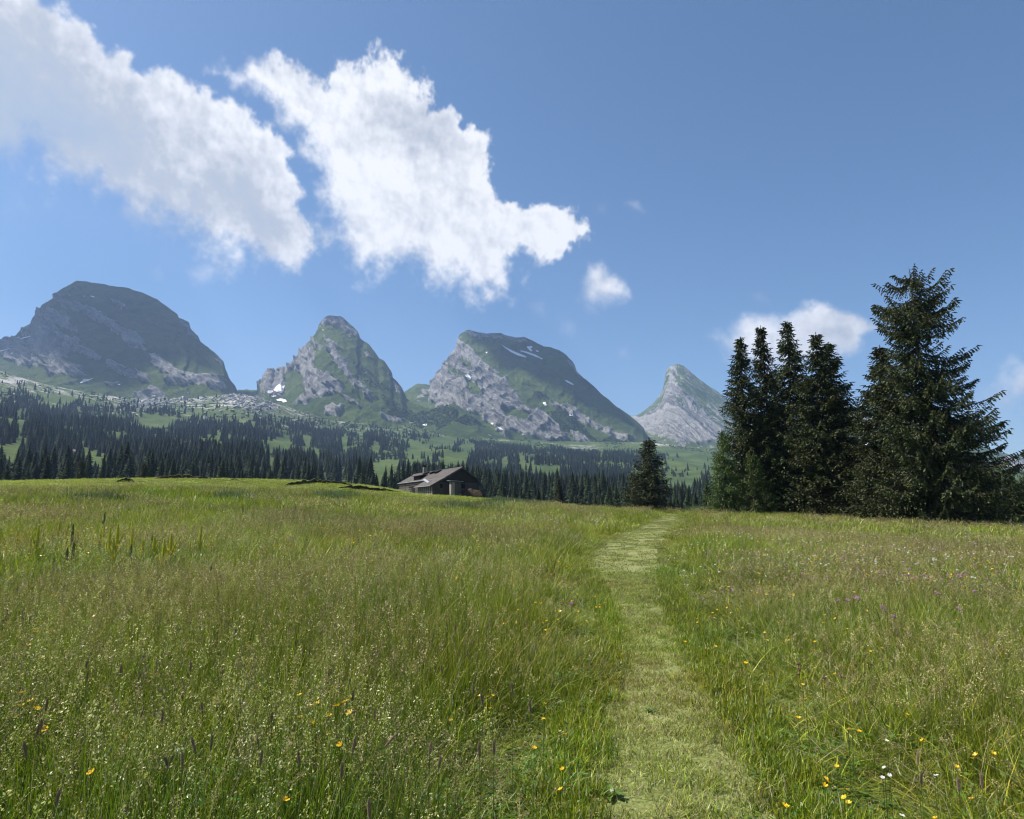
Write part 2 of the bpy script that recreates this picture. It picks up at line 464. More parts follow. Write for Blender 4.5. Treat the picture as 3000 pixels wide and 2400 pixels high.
# ------------------------------------------------------------------ ground materials
def make_meadow_mat():
    m, t = new_mat('meadow_ground')
    pos = t.node('ShaderNodeNewGeometry').outputs['Position']
    n1 = t.noise(.09, pos, 4, .6); n2 = t.noise(1.3, pos, 5, .65); n3 = t.noise(14., pos, 4, .7)
    c = t.mix(t.ramp(n1, [(.35, 0), (.65, 1)]), (.085, .115, .022), (.15, .165, .036))
    c = t.mix(t.ramp(n2, [(.4, 0), (.7, 1)]), c, (.135, .130, .042))
    c = t.mix(t.ramp(n3, [(.35, 0), (.75, .8)]), c, (.055, .070, .016))
    finish(t, bsdf(t, c, .9, .1, bump(t, n3, .05, .8)))
    return m
MAT_MEADOW = make_meadow_mat()
def make_path_mat():
    m, t = new_mat('mown_grass')
    pos = t.node('ShaderNodeNewGeometry').outputs['Position']
    n1 = t.noise(.8, pos, 5, .6); n3 = t.noise(38., pos, 5, .75)
    c = t.mix(t.ramp(n1, [(.35, 0), (.65, 1)]), (.24, .27, .075), (.32, .32, .14))
    c = t.mix(t.ramp(n3, [(.35, .9), (.62, 0)]), c, (.055, .07, .02))
    finish(t, bsdf(t, c, .9, .1, bump(t, n3, .02, .8)))
    return m
MAT_PATH = make_path_mat()
def make_hill_mat():
    m, t = new_mat('alpine_slope')
    pos = t.node('ShaderNodeNewGeometry').outputs['Position']
    rock = t.node('ShaderNodeAttribute', attribute_name='rock').outputs['Fac']
    n1 = t.noise(.012, pos, 5, .6); n2 = t.noise(.09, pos, 6, .75); n3 = t.noise(.5, pos, 4, .7)
    c = t.mix(t.ramp(n1, [(.38, 0), (.62, 1)]), (.046, .074, .019), (.082, .112, .030))
    c = t.mix(t.ramp(n2, [(.45, 0), (.7, .7)]), c, (.028, .050, .016))
    r = t.mix(t.ramp(n3, [(.3, 0), (.7, 1)]), (.30, .29, .27), (.46, .44, .41))
    st = t.noise(.05, t.node('ShaderNodeMapping', {'Vector': pos, 'Rotation': (0, 0, .5), 'Scale': (.4, 1.6, 1.6)}).outputs[0], 6, .75)
    f = t.math('ADD', t.math('MULTIPLY', rock, 1.1), t.math('MULTIPLY', t.math('SUBTRACT', st, .5), 3.2))
    f = t.math('MULTIPLY', t.ramp(f, [(.52, 0), (.72, 1)]), t.ramp(rock, [(0.02, 0), (.15, 1)]))
    c = t.mix(f, c, r)
    finish(t, bsdf(t, c, .95, .1, bump(t, n2, 3.0, .7)))
    return m
MAT_HILL = make_hill_mat()

def polar_mesh(name, az, D, mat, attrs=None, noise_detail=True):
    A, DD = np.meshgrid(az, D, indexing='ij')
    X = np.sin(A) * DD; Y = np.cos(A) * DD
    Z = ground(X, Y, noise_detail)
    V = np.stack([X, Y, Z], -1).reshape(-1, 3)
    f = grid_faces(len(az), len(D))[:, ::-1]
    at_ = {k: fn(X, Y, Z).ravel() for k, fn in (attrs or {}).items()}
    return mesh_np(name, V, f, at_, [mat], smooth=True)

_azn = np.concatenate([np.linspace(-180, -62, 40)[:-1], np.linspace(-62, 62, 320), np.linspace(62, 180, 40)[1:]])
o = link('meadow', polar_mesh('meadow', np.radians(_azn), np.concatenate([[.02], np.geomspace(.6, 230, 240)]), MAT_MEADOW))
tag(o, 'gently rising alpine meadow from the camera to the grassy crest', kind='structure')

# the mown path is a sheet just above the meadow
W = np.linspace(-1, 1, 13)
dx = np.gradient(pcx); dy = np.gradient(pcy); ln = np.hypot(dx, dy)
nx, ny = dy / ln, -dx / ln
X = pcx[:, None] + nx[:, None] * pw[:, None] * W * 1.05; Y = pcy[:, None] + ny[:, None] * pw[:, None] * W * 1.05
wob = fbm(X * 1.1, Y * 1.1, oct=3, seed=9) * .25 * np.abs(W)
X = X + nx[:, None] * wob * np.sign(W)
Z = ground(X, Y) + .012
o = link('path', mesh_np('path', np.stack([X, Y, Z], -1).reshape(-1, 3), grid_faces(*X.shape)[:, ::-1], None, [MAT_PATH], smooth=True))
tag(o, 'pale mown grass path winding through the tall meadow', kind='structure')

# slope between the meadow and the mountains
GREEN = [  # clearings in photograph pixels (px, py, rx, ry)
    (30,1325,50,32),(285,1360,90,24),(115,1388,60,18),(180,1170,52,12),(455,1236,75,20),(1130,1375,62,32),(1000,1392,72,14),(1230,1325,60,34),(1330,1340,60,22),
    (800,1362,30,20),(820,1300,52,20),(1290,1295,60,16),(1590,1376,66,16),(1805,1417,26,12),(2000,1412,80,20),(2010,1360,90,28),(1910,1385,60,12),(1190,1392,26,16),
    (60,1255,12,20),(1010,1300,10,30),(1530,1345,12,16),(1370,1310,30,14),(640,1285,14,22),(900,1290,14,20),(1100,1310,14,20),(1480,1350,10,20)]
def clearing(px, py):
    g = np.zeros(np.shape(px))
    for cx, cyy, rx, ry in GREEN:
        g = np.maximum(g, 1.25 - ((px - cx) / rx) ** 2 - ((py - cyy) / ry) ** 2)
    return np.clip(g, 0, 1)
def hill_rock(X, Y, Z):
    px, py = project(np.stack([X, Y, Z], -1))
    D = np.hypot(X, Y)
    up = sst(1250, 1130, py + (px - 0) * -.0 - np.clip(px, 0, 1400) * .075)
    r = up * (.42 + .25 * fbm(X / 160, Y / 160, oct=4, seed=21))
    for cx, cyy, rx, ry, k in [(40,1115,70,18,.8),(200,1160,60,14,.5),(340,1165,60,16,.6),(560,1165,110,28,.65),(700,1170,60,30,.85),(800,1190,50,16,.6),(380,1205,60,10,.45),(1000,1235,60,12,.4),(1480,1280,60,14,.5),(1700,1310,90,10,.5),(860,1230,60,14,.35),(1990,1302,110,9,.8),(1880,1290,50,12,.7)]:
        r = np.maximum(r, k * np.exp(-((px - cx) / rx) ** 2 - ((py - cyy) / ry) ** 2))
    return r * sst(500, 900, D) * (1 - clearing(px, py))
azh = np.radians(np.linspace(-58, 58, 520))
Dh = np.concatenate([np.linspace(229, 300, 8)[:-1], np.geomspace(300, 3300, 300)])
o = link('hillside', polar_mesh('hillside', azh, Dh, MAT_HILL, {'rock': hill_rock}))
tag(o, 'green alpine slope with pale rock outcrops rising to the foot of the peaks', kind='structure')

# ------------------------------------------------------------------ mountains
def make_mountain_mat():
    m, t = new_mat('mountain_rock_and_turf')
    pos = t.node('ShaderNodeNewGeometry').outputs['Position']
    rock = t.node('ShaderNodeAttribute', attribute_name='rock').outputs['Fac']
    sd = t.node('ShaderNodeAttribute', attribute_name='strata').outputs['Fac']
    n1 = t.noise(.006, pos, 5, .6); n2 = t.noise(.03, pos, 6, .7); n3 = t.noise(.12, pos, 4, .7)
    g = t.mix(t.ramp(n1, [(.35, 0), (.65, 1)]), (.040, .074, .016), (.108, .148, .032))
    g = t.mix(t.ramp(n2, [(.48, 0), (.70, .75)]), g, (.034, .055, .019))
    sv = t.node('ShaderNodeCombineXYZ', {0: sd, 1: t.math('MULTIPLY', n2, 34.0), 2: t.math('MULTIPLY', n1, 60.0)})
    s1 = t.noise(.045, sv.outputs[0], 8, .82); s2 = t.noise(.018, sv.outputs[0], 3, .6)
    r = t.mix(t.ramp(s1, [(.42, 0), (.57, 1)]), (.060, .063, .068), (.40, .395, .38))
    r = t.mix(t.ramp(n3, [(.38, .65), (.6, 0)]), r, (.13, .13, .128))
    r = t.mix(t.ramp(s2, [(.4, 0), (.6, .25)]), r, (.46, .44, .41))
    f = t.math('ADD', rock, t.math('ADD', t.math('MULTIPLY', t.math('SUBTRACT', s1, .5), 1.5), t.math('MULTIPLY', t.math('SUBTRACT', n2, .5), 1.7)))
    f = t.ramp(f, [(.42, 0), (.56, 1)])
    c = t.mix(f, g, r)
    h = t.math('ADD', t.math('MULTIPLY', s1, 1.0), t.math('MULTIPLY', n2, .8))
    nb = bump(t, h, 20.0, 1.0)
    finish(t, bsdf(t, c, .95, .1, nb))
    return m
MAT_MOUNT = make_mountain_mat()
m, t = new_mat('old_snow')
pos = t.node('ShaderNodeNewGeometry').outputs['Position']
finish(t, bsdf(t, t.mix(t.noise(.15, pos, 4), (.62, .63, .66), (.84, .84, .84)), .7, .3))
MAT_SNOW = m

def Z1(pts, s, ox, oy): return [(x / s + ox, y / s + oy) for x, y in pts]
z1 = lambda p: Z1(p, 2.464, 0, 780)
z2 = lambda p: Z1(p, 2.783, 700, 880)
z3 = lambda p: Z1(p, 2.156, 1150, 900)
z4 = lambda p: Z1(p, 3.08, 1800, 1000)

def mountain(label, ridge, foot, Yr, Yf, x0, x1, nu, nv, rocks, greens=(), dip=(1, -.45), base_rock=.12, rock_amp=1.0, spine=None, seed=0, snow=(), relief=1.0, terr=1.0):
    px = np.linspace(x0, x1, nu)
    rp = np.array(ridge, float); fp = np.array(foot, float)
    pr = np.interp(px, rp[:, 0], rp[:, 1]); pf = np.interp(px, fp[:, 0], fp[:, 1])
    pr = pr + fbm(px / 14, px * 0, oct=4, seed=seed + 90) * 2.6 + fbm(px / 60, px * 0, oct=2, seed=seed + 91) * 2
    pf = np.maximum(pf, pr + 6)
    v = np.concatenate([np.linspace(0, 1, nv), 1 + np.linspace(.06, .6, 8)])
    V, PX = np.meshgrid(v, px)
    vv = np.minimum(V, 1)
    PY = pf[:, None] + (pr - pf)[:, None] * vv
    yr = np.interp(px, *np.array(Yr, float).T); yf = np.interp(px, *np.array(Yf, float).T)
    Yd = yf[:, None] + (yr - yf)[:, None] * vv ** 1.15
    Pt = at(PX, PY, Yd)
    back = np.maximum(V - 1, 0)
    Pt[..., 1] += back * 1500; Pt[..., 2] -= back * 1700
    sX, sY, sZ = Pt[..., 0], Pt[..., 1], Pt[..., 2]
    # rock mask drawn over the face, roughened
    wx = fbm(sX / 60, sZ / 60, sY / 120, oct=4, seed=seed + 1) * 14; wy = fbm(sX / 60, sZ / 60, sY / 120, oct=4, seed=seed + 2) * 14
    rock = np.full(PX.shape, base_rock) + fbm(sX / 150, sZ / 150, sY / 200, oct=4, seed=seed + 3) * .22
    for pl in rocks:
        d = poly_sdf(PX + wx, PY + wy, pl)
        rock = np.maximum(rock, sst(-9, 8, d) * .80)
    for pl in greens:
        d = poly_sdf(PX + wx, PY + wy, pl)
        rock = rock * (1 - sst(-3, 3, d) * .9)
    dx_, dz_ = dip; L = math.hypot(dx_, dz_); dx_ /= L; dz_ /= L
    strata = sX * (-dz_) + sZ * dx_ + fbm(sX / 260, sZ / 260, sY / 260, oct=3, seed=seed + 4) * 45 + fbm(sX / 70, sZ / 70, sY / 90, oct=3, seed=seed + 19) * 11
    along = sX * dx_ + sZ * dz_
    # relief: ledges along the strata, ribs and gullies down the face
    led = fbm(strata / 46, along / 380, sY / 900, oct=4, seed=seed + 5, ridged=True)
    gul = fbm(along / 85, strata / 240, sY / 700, oct=4, seed=seed + 6, ridged=True)
    lump = fbm(sX / 190, sZ / 190, sY / 190, oct=5, seed=seed + 7)
    small = fbm(sX / 26, sZ / 26, sY / 40, oct=3, seed=seed + 8)
    rk = sst(.3, .8, rock)
    edge0 = sst(0, .1, 1 - vv)
    fin = fbm(strata / 13, along / 70, sY / 300, oct=3, seed=seed + 11, ridged=True)
    disp = relief * (lump * 30 + small * 3 + rk * rock_amp * (led * 13 + gul * 10 + small * 5 + fin * 7) + (1 - rk) * (gul * 11 + led * 8 + fin * 2))
    tr_ = strata / 52 + fbm(along / 160, strata / 400, oct=3, seed=seed + 14) * .5; saw = tr_ - np.floor(tr_)
    tq = along / 75 + fbm(strata / 90, along / 300, oct=3, seed=seed + 15) * .8; saq = np.abs(tq - np.floor(tq) - .5) * 2
    disp = disp + rk * 3 + terr * edge0 * (rk * (saw ** 2 * 22 + saq ** 3 * 16) + (1 - rk) * (saw ** 3 * 5 + saq ** 4 * 9))
    edge = np.minimum(sst(0, .08, 1 - vv), 1) * .93 + .07
    disp = disp * edge * (1 - np.clip(back, 0, 1))
    nrm = np.array([-.30, -.80, .28])
    Pt = Pt + disp[..., None] * nrm
    lay = (led * 5 * rk + fin * 3 * rk + small * 2) * edge
    Pt[..., 2] += lay
    f = grid_faces(nu, len(v))[:, ::-1]
    f = f[:, ::-1] if False else f
    me = mesh_np('mountain', Pt.reshape(-1, 3), f, {'rock': rock.ravel(), 'strata': strata.ravel()}, [MAT_MOUNT], smooth=True)
    o = link('mountain', me)
    tag(o, label, kind='structure')
    # lingering snow, each patch a thin sheet lying on the face
    Pf = Pt[:, :nv]
    for lab, pl in snow:
        pl = np.array(pl, float)
        qx, qy = project(Pf)
        ins = (qx > pl[:, 0].min() - 8) & (qx < pl[:, 0].max() + 8) & (qy > pl[:, 1].min() - 8) & (qy < pl[:, 1].max() + 8)
        if ins.sum() < 4: continue
        ii, jj = np.where(ins)
        i0, i1, j0, j1 = max(ii.min() - 1, 0), min(ii.max() + 2, nu - 1), max(jj.min() - 1, 0), min(jj.max() + 2, nv - 1)
        sub = Pf[i0:i1 + 1, j0:j1 + 1]
        K = 6
        ui = np.linspace(0, sub.shape[0] - 1, (sub.shape[0] - 1) * K + 1); vj = np.linspace(0, sub.shape[1] - 1, (sub.shape[1] - 1) * K + 1)
        a0 = np.minimum(ui.astype(int), sub.shape[0] - 2); b0 = np.minimum(vj.astype(int), sub.shape[1] - 2)
        fu = (ui - a0)[:, None, None]; fv = (vj - b0)[None, :, None]
        G = (sub[a0][:, b0] * (1 - fu) + sub[a0 + 1][:, b0] * fu) * (1 - fv) + (sub[a0][:, b0 + 1] * (1 - fu) + sub[a0 + 1][:, b0 + 1] * fu) * fv
        gx, gy = project(G)
        C = (G[:-1, :-1] + G[1:, 1:]) / 2
        cx_, cy_ = project(C)
        keep = poly_sdf(cx_ + fbm(cx_ / 5, cy_ / 5, oct=2, seed=3) * .5, cy_ + fbm(cx_ / 5, cy_ / 5, oct=2, seed=4) * .5, pl) > 0
        if keep.sum() < 3: continue
        fs = grid_faces(*G.shape[:2])[:, ::-1][keep.ravel()]
        us, inv = np.unique(fs, return_inverse=True)
        # keep the one connected sheet
        lab_ = np.arange(len(us)); q4 = inv.reshape(fs.shape)
        for _ in range(400):
            mn = lab_[q4].min(1); new = lab_.copy()
            for k in range(4): np.minimum.at(new, q4[:, k], mn)
            if (new == lab_).all(): break
            lab_ = new
        fl_ = lab_[q4[:, 0]]; big_ = np.bincount(fl_).argmax(); fs = fs[fl_ == big_]
        us, inv = np.unique(fs, return_inverse=True)
        GV = G.reshape(-1, 3)[us] + np.array([-.5, -2.5, 2.0])
        sme = mesh_np('snow_patch', GV, inv.reshape(fs.shape), None, [MAT_SNOW], smooth=True)
        so = link('snow_patch', sme); tag(so, lab, 'snow patch', 'snow patches lingering on the peaks')
    return o, (px, pr, pf, yr, yf)

rid1 = [(-400,1080),(-250,1040),(-150,1012),(-60,1000),(0,993),(24,990),(45,981),(58,970),(61,963),(80,953),(95,946),(100,935),(108,930),(110,918),(114,908),(122,894),(140,884),(156,873),(160,862),(166,857),(191,843),(205,834),(215,827),(227,823),(250,824),(284,831),(340,840),(386,847),(422,859),
        (459,877),(487,898),(521,920),(523,930),(540,937),(554,944),(558,963),(580,983),(587,1001),(609,1015),(641,1044),(655,1060),(657,1078),(665,1090),(672,1108),(690,1133),(698,1150),(706,1175),(720,1200),(760,1230)]
mt1, g1 = mountain('broad domed grey peak at the left, in cloud shadow, with banded cliffs', rid1,
    [(-400,1180),(0,1150),(160,1195),(400,1225),(700,1235),(760,1250)],
    [(-400,3200),(230,3000),(760,2750)], [(-400,2200),(760,2150)], -400, 745, 560, 230,
    [z1([(300,330),(480,330),(560,470),(640,560),(520,600),(500,760),(400,790),(330,700),(200,540),(150,460),(235,410),(270,380)]),
     z1([(400,195),(500,245),(700,330),(900,440),(1060,540),(1110,620),(960,610),(930,550),(720,410),(560,345),(400,260),(380,230)]),
     z1([(560,610),(650,590),(780,690),(720,720),(600,640)]), z1([(450,690),(600,740),(640,800),(600,820),(440,780)]),
     z1([(800,690),(940,730),(1100,800),(1095,860),(930,800),(800,745)]),
     z1([(1100,650),(1200,690),(1340,780),(1480,800),(1640,800),(1660,900),(1560,915),(1420,860),(1340,870),(1200,790),(1110,720)]),
     z1([(0,540),(120,525),(220,560),(300,640),(340,740),(250,740),(100,690),(0,660)]),
     z1([(1290,370),(1370,410),(1450,540),(1380,490),(1300,420)]), z1([(1560,640),(1620,690),(1625,740),(1580,700)]),
     z1([(1000,950),(1100,880),(1260,960),(1200,1000),(1000,1000)]), z1([(1190,830),(1260,815),(1310,860),(1210,870)]),
     z1([(820,250),(900,270),(960,340),(860,320)]), z1([(780,840),(860,840),(880,860),(800,860)])],
    greens=[z1([(430,440),(640,480),(900,620),(1000,780),(800,680),(640,560),(500,520)])],
    dip=(1, -.62), seed=100, base_rock=.14,
    snow=[('small snow patch high on the shadowed dome of the left peak', z1([(655,216),(685,222),(684,230),(662,228)])),
          ('long white snow strip on the left shoulder of the domed peak', z1([(143,526),(225,505),(222,513),(160,531)])),
          ('short white snow strip left of the long one on the shoulder', z1([(90,517),(145,514),(140,524),(95,525)])),
          ('thin slanting snow streak at the far left edge', z1([(-40,625),(40,606),(85,590),(70,603),(0,622),(-40,632)])),
          ('tiny snow speck below the slanting streak at the far left', z1([(78,630),(100,628),(92,641),(80,640)])),
          ('white snow wedge in the hollow at the foot of the domed peak', z1([(580,848),(610,820),(640,822),(684,811),(650,828),(610,843)])),
          ('tiny snow speck right of the wedge at the foot of the domed peak', z1([(850,857),(875,854),(866,865)]))])

rid2 = [(660,1160),(700,1143),(720,1141),(735,1144),(755,1141),(762,1141),(762,1115),(775,1108),(782,1100),(787,1088),(795,1078),(801,1077),(806,1083),(811,1093),(815,1093),(815,1078),(822,1072),(834,1072),(838,1078),(850,1066),(856,1056),(875,1047),(880,1030),(895,1012),(912,992),(925,975),(932,966),(934,952),(940,943),(955,928),(968,925),(998,927),(1008,932),(1020,947),(1035,958),(1048,972),(1053,984),(1053,990),
        (1070,1003),(1085,1015),(1097,1030),(1110,1048),(1125,1056),(1135,1070),(1145,1085),(1151,1098),(1150,1104),(1165,1118),(1180,1142),(1188,1158),(1192,1168),(1215,1180),(1240,1192),(1260,1198),(1285,1197),(1300,1192),(1320,1184),(1330,1184),(1345,1192),(1365,1206),(1390,1222),(1405,1235),(1412,1245),(1430,1256),(1450,1268),(1500,1290),(1560,1310)]
mt2, g2 = mountain('steep pyramid peak with a blocky dark summit and green ribs, second from left', rid2,
    [(660,1235),(900,1255),(1200,1285),(1560,1330)],
    [(660,3350),(960,3200),(1190,3000),(1330,2700),(1560,2600)], [(660,2250),(1560,2250)], 665, 1550, 560, 220,
    [z2([(640,250),(700,150),(760,120),(840,125),(880,180),(975,255),(990,310),(900,280),(840,215),(700,210)]),
     z2([(560,360),(620,400),(650,470),(640,560),(730,600),(860,690),(870,730),(680,790),(540,740),(530,640),(460,560),(395,590),(400,550),(480,460)]),
     z2([(690,300),(770,340),(850,440),(900,500),(960,640),(1040,690),(1110,800),(1080,815),(1000,740),(930,690),(880,610),(800,500),(750,420),(700,360)]),
     z2([(160,640),(215,630),(250,545),(275,540),(305,590),(320,600),(325,530),(380,535),(400,600),(400,700),(370,830),(180,740)]),
     z2([(830,750),(950,800),(1020,870),(900,850)]), z2([(1200,555),(1258,600),(1254,632),(1215,610)]), z2([(1230,640),(1300,670),(1370,770),(1300,740)]),
     z2([(0,770),(180,800),(250,840),(230,860),(0,850)]), z2([(500,760),(650,780),(560,880),(470,880)]), z2([(700,870),(850,860),(840,940),(700,930)]),
     z2([(1020,430),(1060,440),(1120,500),(1060,480)]), z2([(1180,930),(1300,960),(1440,1010),(1300,1000),(1180,960)]), z2([(560,320),(600,310),(700,430),(650,420)])],
    greens=[z2([(380,590),(470,590),(530,690),(500,840),(400,850),(395,700)]), z2([(650,240),(800,240),(960,400),(820,380),(700,290)])],
    dip=(1, -1.05), seed=200, base_rock=.13,
    snow=[('large snowfield beside the rock towers left of the pyramid peak', z2([(283,735),(310,700),(345,678),(372,665),(374,700),(366,745),(350,762),(310,750)])),
          ('small snow strip left of the large snowfield under the towers', z2([(228,742),(262,738),(283,745),(262,765),(235,764)])),
          ('thin snow streak below the large snowfield under the towers', z2([(262,785),(300,778),(314,786),(275,795)])),
          ('lowest ragged snow patch under the rock towers', z2([(305,815),(340,805),(380,812),(394,830),(365,838),(350,825),(318,824)])),
          ('small snow patch low in the gully right of the pyramid peak', z2([(1498,1015),(1535,1012),(1530,1027),(1505,1026)])),
          ('tiny snow speck under the summit block of the pyramid peak', z2([(680,243),(692,244),(688,251)]))])

rid3 = [(1150,1175),(1188,1146),(1205,1137),(1217,1128),(1225,1124),(1240,1125),(1258,1127),(1262,1117),(1275,1105),(1285,1096),(1300,1078),(1306,1057),(1316,1040),(1328,1028),(1336,1020),(1343,1002),(1344,985),(1350,977),(1362,969),(1375,967),(1390,972),(1405,976),(1420,978),(1440,975),(1460,975),(1480,982),(1510,990),(1535,988),(1550,995),(1568,1004),(1590,1014),(1615,1018),(1640,1027),
        (1660,1040),(1675,1056),(1684,1070),(1690,1088),(1712,1108),(1735,1128),(1755,1147),(1775,1165),(1785,1172),(1800,1187),(1825,1205),(1850,1222),(1872,1240),(1886,1254),(1892,1270),(1910,1285),(1960,1310)]
mt3, g3 = mountain('long ridged peak with pale slabs below and a shadowed green back, third from left', rid3,
    [(1150,1265),(1400,1330),(1960,1345)],
    [(1150,4000),(1260,3900),(1400,3600),(1960,3300)], [(1150,2700),(1400,2600),(1960,2550)], 1155, 1950, 560, 230,
    [z3([(420,190),(500,270),(560,330),(640,410),(720,470),(800,560),(870,640),(990,700),(1090,790),(1150,830),(1130,855),(1000,860),(830,800),(640,750),(560,690),(480,650),(300,640),(240,600),(240,480),(320,390),(350,290),(400,250)]),
     z3([(1000,600),(1130,635),(1160,655),(1240,715),(1330,765),(1560,850),(1450,845),(1300,795),(1180,725),(1110,665),(1010,640)]),
     z3([(1140,770),(1200,825),(1265,870),(1150,865)]), z3([(430,150),(600,155),(700,170),(820,190),(860,230),(760,220),(600,190),(480,190)]),
     z3([(1100,330),(1150,360),(1220,440),(1180,430),(1110,370)]), z3([(700,760),(760,790),(740,830),(640,790)]),
     z3([(150,570),(240,530),(290,500),(290,530),(180,585)])],
    greens=[z3([(480,480),(540,500),(580,550),(520,570),(490,540)]), z3([(350,375),(420,400),(500,470),(440,450),(360,410)]), z3([(700,660),(820,650),(900,700),(820,720),(720,700)]), z3([(80,520),(160,480),(240,490),(230,520),(140,570)]), z3([(420,330),(500,340),(520,400),(450,370)])],
    dip=(1, -.95), seed=300, base_rock=.10,
    snow=[('long white snow strip high on the shadowed back of the third peak', z3([(688,238),(720,258),(770,283),(846,314),(842,322),(790,308),(745,286),(705,256)])),
          ('curved snow strip right of the long one on the third peak', z3([(808,276),(860,287),(905,304),(950,328),(945,334),(890,311),(850,296),(812,284)])),
          ('forked snow patch just above the curved strip on the third peak', z3([(848,252),(880,247),(884,258),(872,262),(884,280),(872,282),(856,266)])),
          ('tiny snow patch right of the forked one on the third peak', z3([(905,274),(925,280),(922,288),(908,283)])),
          ('slanting snow streak on the lower shadowed slope of the third peak', z3([(1085,462),(1110,468),(1145,490),(1138,496),(1100,476)])),
          ('round bright snow patch in the pale left face of the third peak', z3([(458,432),(480,426),(496,448),(490,464),(476,462)])),
          ('bright snow patch on the sunlit green ledge of the third peak', z3([(948,606),(966,604),(975,622),(962,626)])),
          ('small snow patch right of the bright one on the green ledge', z3([(1115,682),(1136,680),(1138,690),(1122,692)])),
          ('snow patch at the foot of the pale face beside the green knoll', z3([(466,645),(492,645),(488,662),(478,660)])),
          ('white snow patch low on the slabs of the third peak', z3([(662,758),(690,768),(699,778),(680,782)])),
          ('small snow patch left of the low one on the slabs', z3([(620,733),(640,735),(634,746),(624,744)])),
          ('tiny snow speck high on the left flank of the third peak', z3([(588,287),(600,285),(598,294),(590,294)]))])

rid4 = [(1820,1235),(1845,1218),(1858,1220),(1874,1214),(1890,1203),(1908,1187),(1921,1174),(1933,1157),(1943,1140),(1948,1106),(1953,1086),(1962,1076),(1972,1070),(1984,1068),(1996,1070),(2010,1078),(2028,1092),(2054,1114),(2075,1129),(2102,1146),(2128,1164),(2142,1180),(2158,1203),(2180,1240),(2230,1280),(2300,1310)]
mt4, g4 = mountain('small distant sharp peak with a pale rock face and green right flank', rid4,
    [(1820,1340),(2300,1370)], [(1820,4900),(1980,4600),(2300,4300)], [(1820,3000),(2300,3000)], 1822, 2290, 420, 200,
    [z4([(535,215),(560,230),(580,280),(600,330),(590,400),(620,470),(700,540),(800,620),(830,690),(900,730),(980,800),(980,900),(830,935),(600,930),(300,830),(150,760),(120,665),(250,690),(400,600),(450,500),(480,400),(485,300),(500,240)]),
     z4([(900,640),(980,640),(1000,690),(940,695)]), z4([(600,230),(680,290),(820,400),(780,400),(680,320)]), z4([(830,520),(870,580),(840,590)])],
    greens=[z4([(550,280),(590,320),(590,400),(560,390)]), z4([(560,500),(620,540),(600,580)])],
    dip=(.45, -1), seed=400, base_rock=.34, terr=.25)
rid5 = [(2250,1320),(2350,1240),(2430,1195),(2500,1190),(2560,1213),(2650,1243),(2750,1272),(2850,1298),(2930,1322),(2965,1332),(3000,1345),(3100,1368),(3300,1385),(3900,1395)]
mt5, g5 = mountain('low green ridge with grey cliffs seen behind the right hand spruces', rid5,
    [(2250,1400),(3900,1430)], [(2250,4200),(3900,3900)], [(2250,3000),(3900,2950)], 2252, 3850, 420, 130,
    [[(2520,1230),(2570,1235),(2590,1270),(2540,1280)], [(2920,1350),(2960,1345),(3010,1360),(3200,1375),(3200,1395),(3000,1388),(2930,1375)], [(2350,1250),(2500,1215),(2520,1260),(2400,1290)]],
    dip=(1, -.4), seed=500, base_rock=.12,
    snow=[('bright snow strip seen through the gap between the spruces', [(2512,1294),(2550,1290),(2558,1306),(2530,1310)])])

# ------------------------------------------------------------------ clouds that stand over the peaks and shade them
m, t = new_mat('cloud_vapour')
pv = t.node('ShaderNodeVolumePrincipled', {'Color': (1, 1, 1, 1), 'Density': .02, 'Anisotropy': .2})
o_ = t.node('ShaderNodeOutputMaterial'); t.l.new(pv.outputs[0], o_.inputs[1])
MAT_CLOUD = m
def cloud(region, geo, Zc, seed, label, push=420):
    px_, pr_, pf_, yr_, yf_ = geo
    pts = []
    for px, py, up in region:
        r = np.interp(px, px_, pr_); f = np.interp(px, px_, pf_)
        v = np.clip((f - py) / (f - r), 0, 1)
        Y = np.interp(px, px_, yf_) + (np.interp(px, px_, yr_) - np.interp(px, px_, yf_)) * v ** 1.15
        p = at(px, py, Y)
        if up: p = p + np.array([0, push, 0])
        pts.append(p + SUN * (Zc - p[2]) / SUN[2])
    pg = np.array(pts)[:, :2]
    lo, hi = pg.min(0) - 200, pg.max(0) + 200
    c = 35.0
    xs = np.arange(lo[0], hi[0], c); ys = np.arange(lo[1], hi[1], c)
    X, Y = np.meshgrid(xs, ys, indexing='ij')
    d = poly_sdf(X + fbm(X / 170, Y / 170, oct=4, seed=seed) * 55, Y + fbm(X / 170, Y / 170, oct=4, seed=seed + 9) * 55, pg) + fbm(X / 90, Y / 90, oct=4, seed=seed + 3) * 25
    ok = d > 0
    cell = ok[:-1, :-1] & ok[1:, :-1] & ok[:-1, 1:] & ok[1:, 1:]
    full = np.zeros_like(ok)
    full[1:-1, 1:-1] = cell[:-1, :-1] & cell[1:, :-1] & cell[:-1, 1:] & cell[1:, 1:]
    th = np.where(full, np.sqrt(np.clip(d, 0, 700)) * 15 * (1 + .45 * fbm(X / 150, Y / 150, oct=4, seed=seed + 5)), 0)
    top = np.stack([X, Y, Zc + th], -1).reshape(-1, 3); bot = np.stack([X, Y, Zc - th * .3], -1).reshape(-1, 3)
    n = len(top); f = grid_faces(*X.shape)[cell.ravel()]
    fs = np.vstack([f, f[:, ::-1] + n]); V = np.vstack([top, bot])
    key = np.where(np.concatenate([full.ravel(), full.ravel()]), np.arange(2 * n), np.concatenate([np.arange(n), np.arange(n)]))
    fs = key[fs]
    us, inv = np.unique(fs, return_inverse=True)
    o = link('cloud', mesh_np('cloud', V[us], inv.reshape(fs.shape), None, [MAT_CLOUD], smooth=True))
    tag(o, label, kind='stuff'); return o
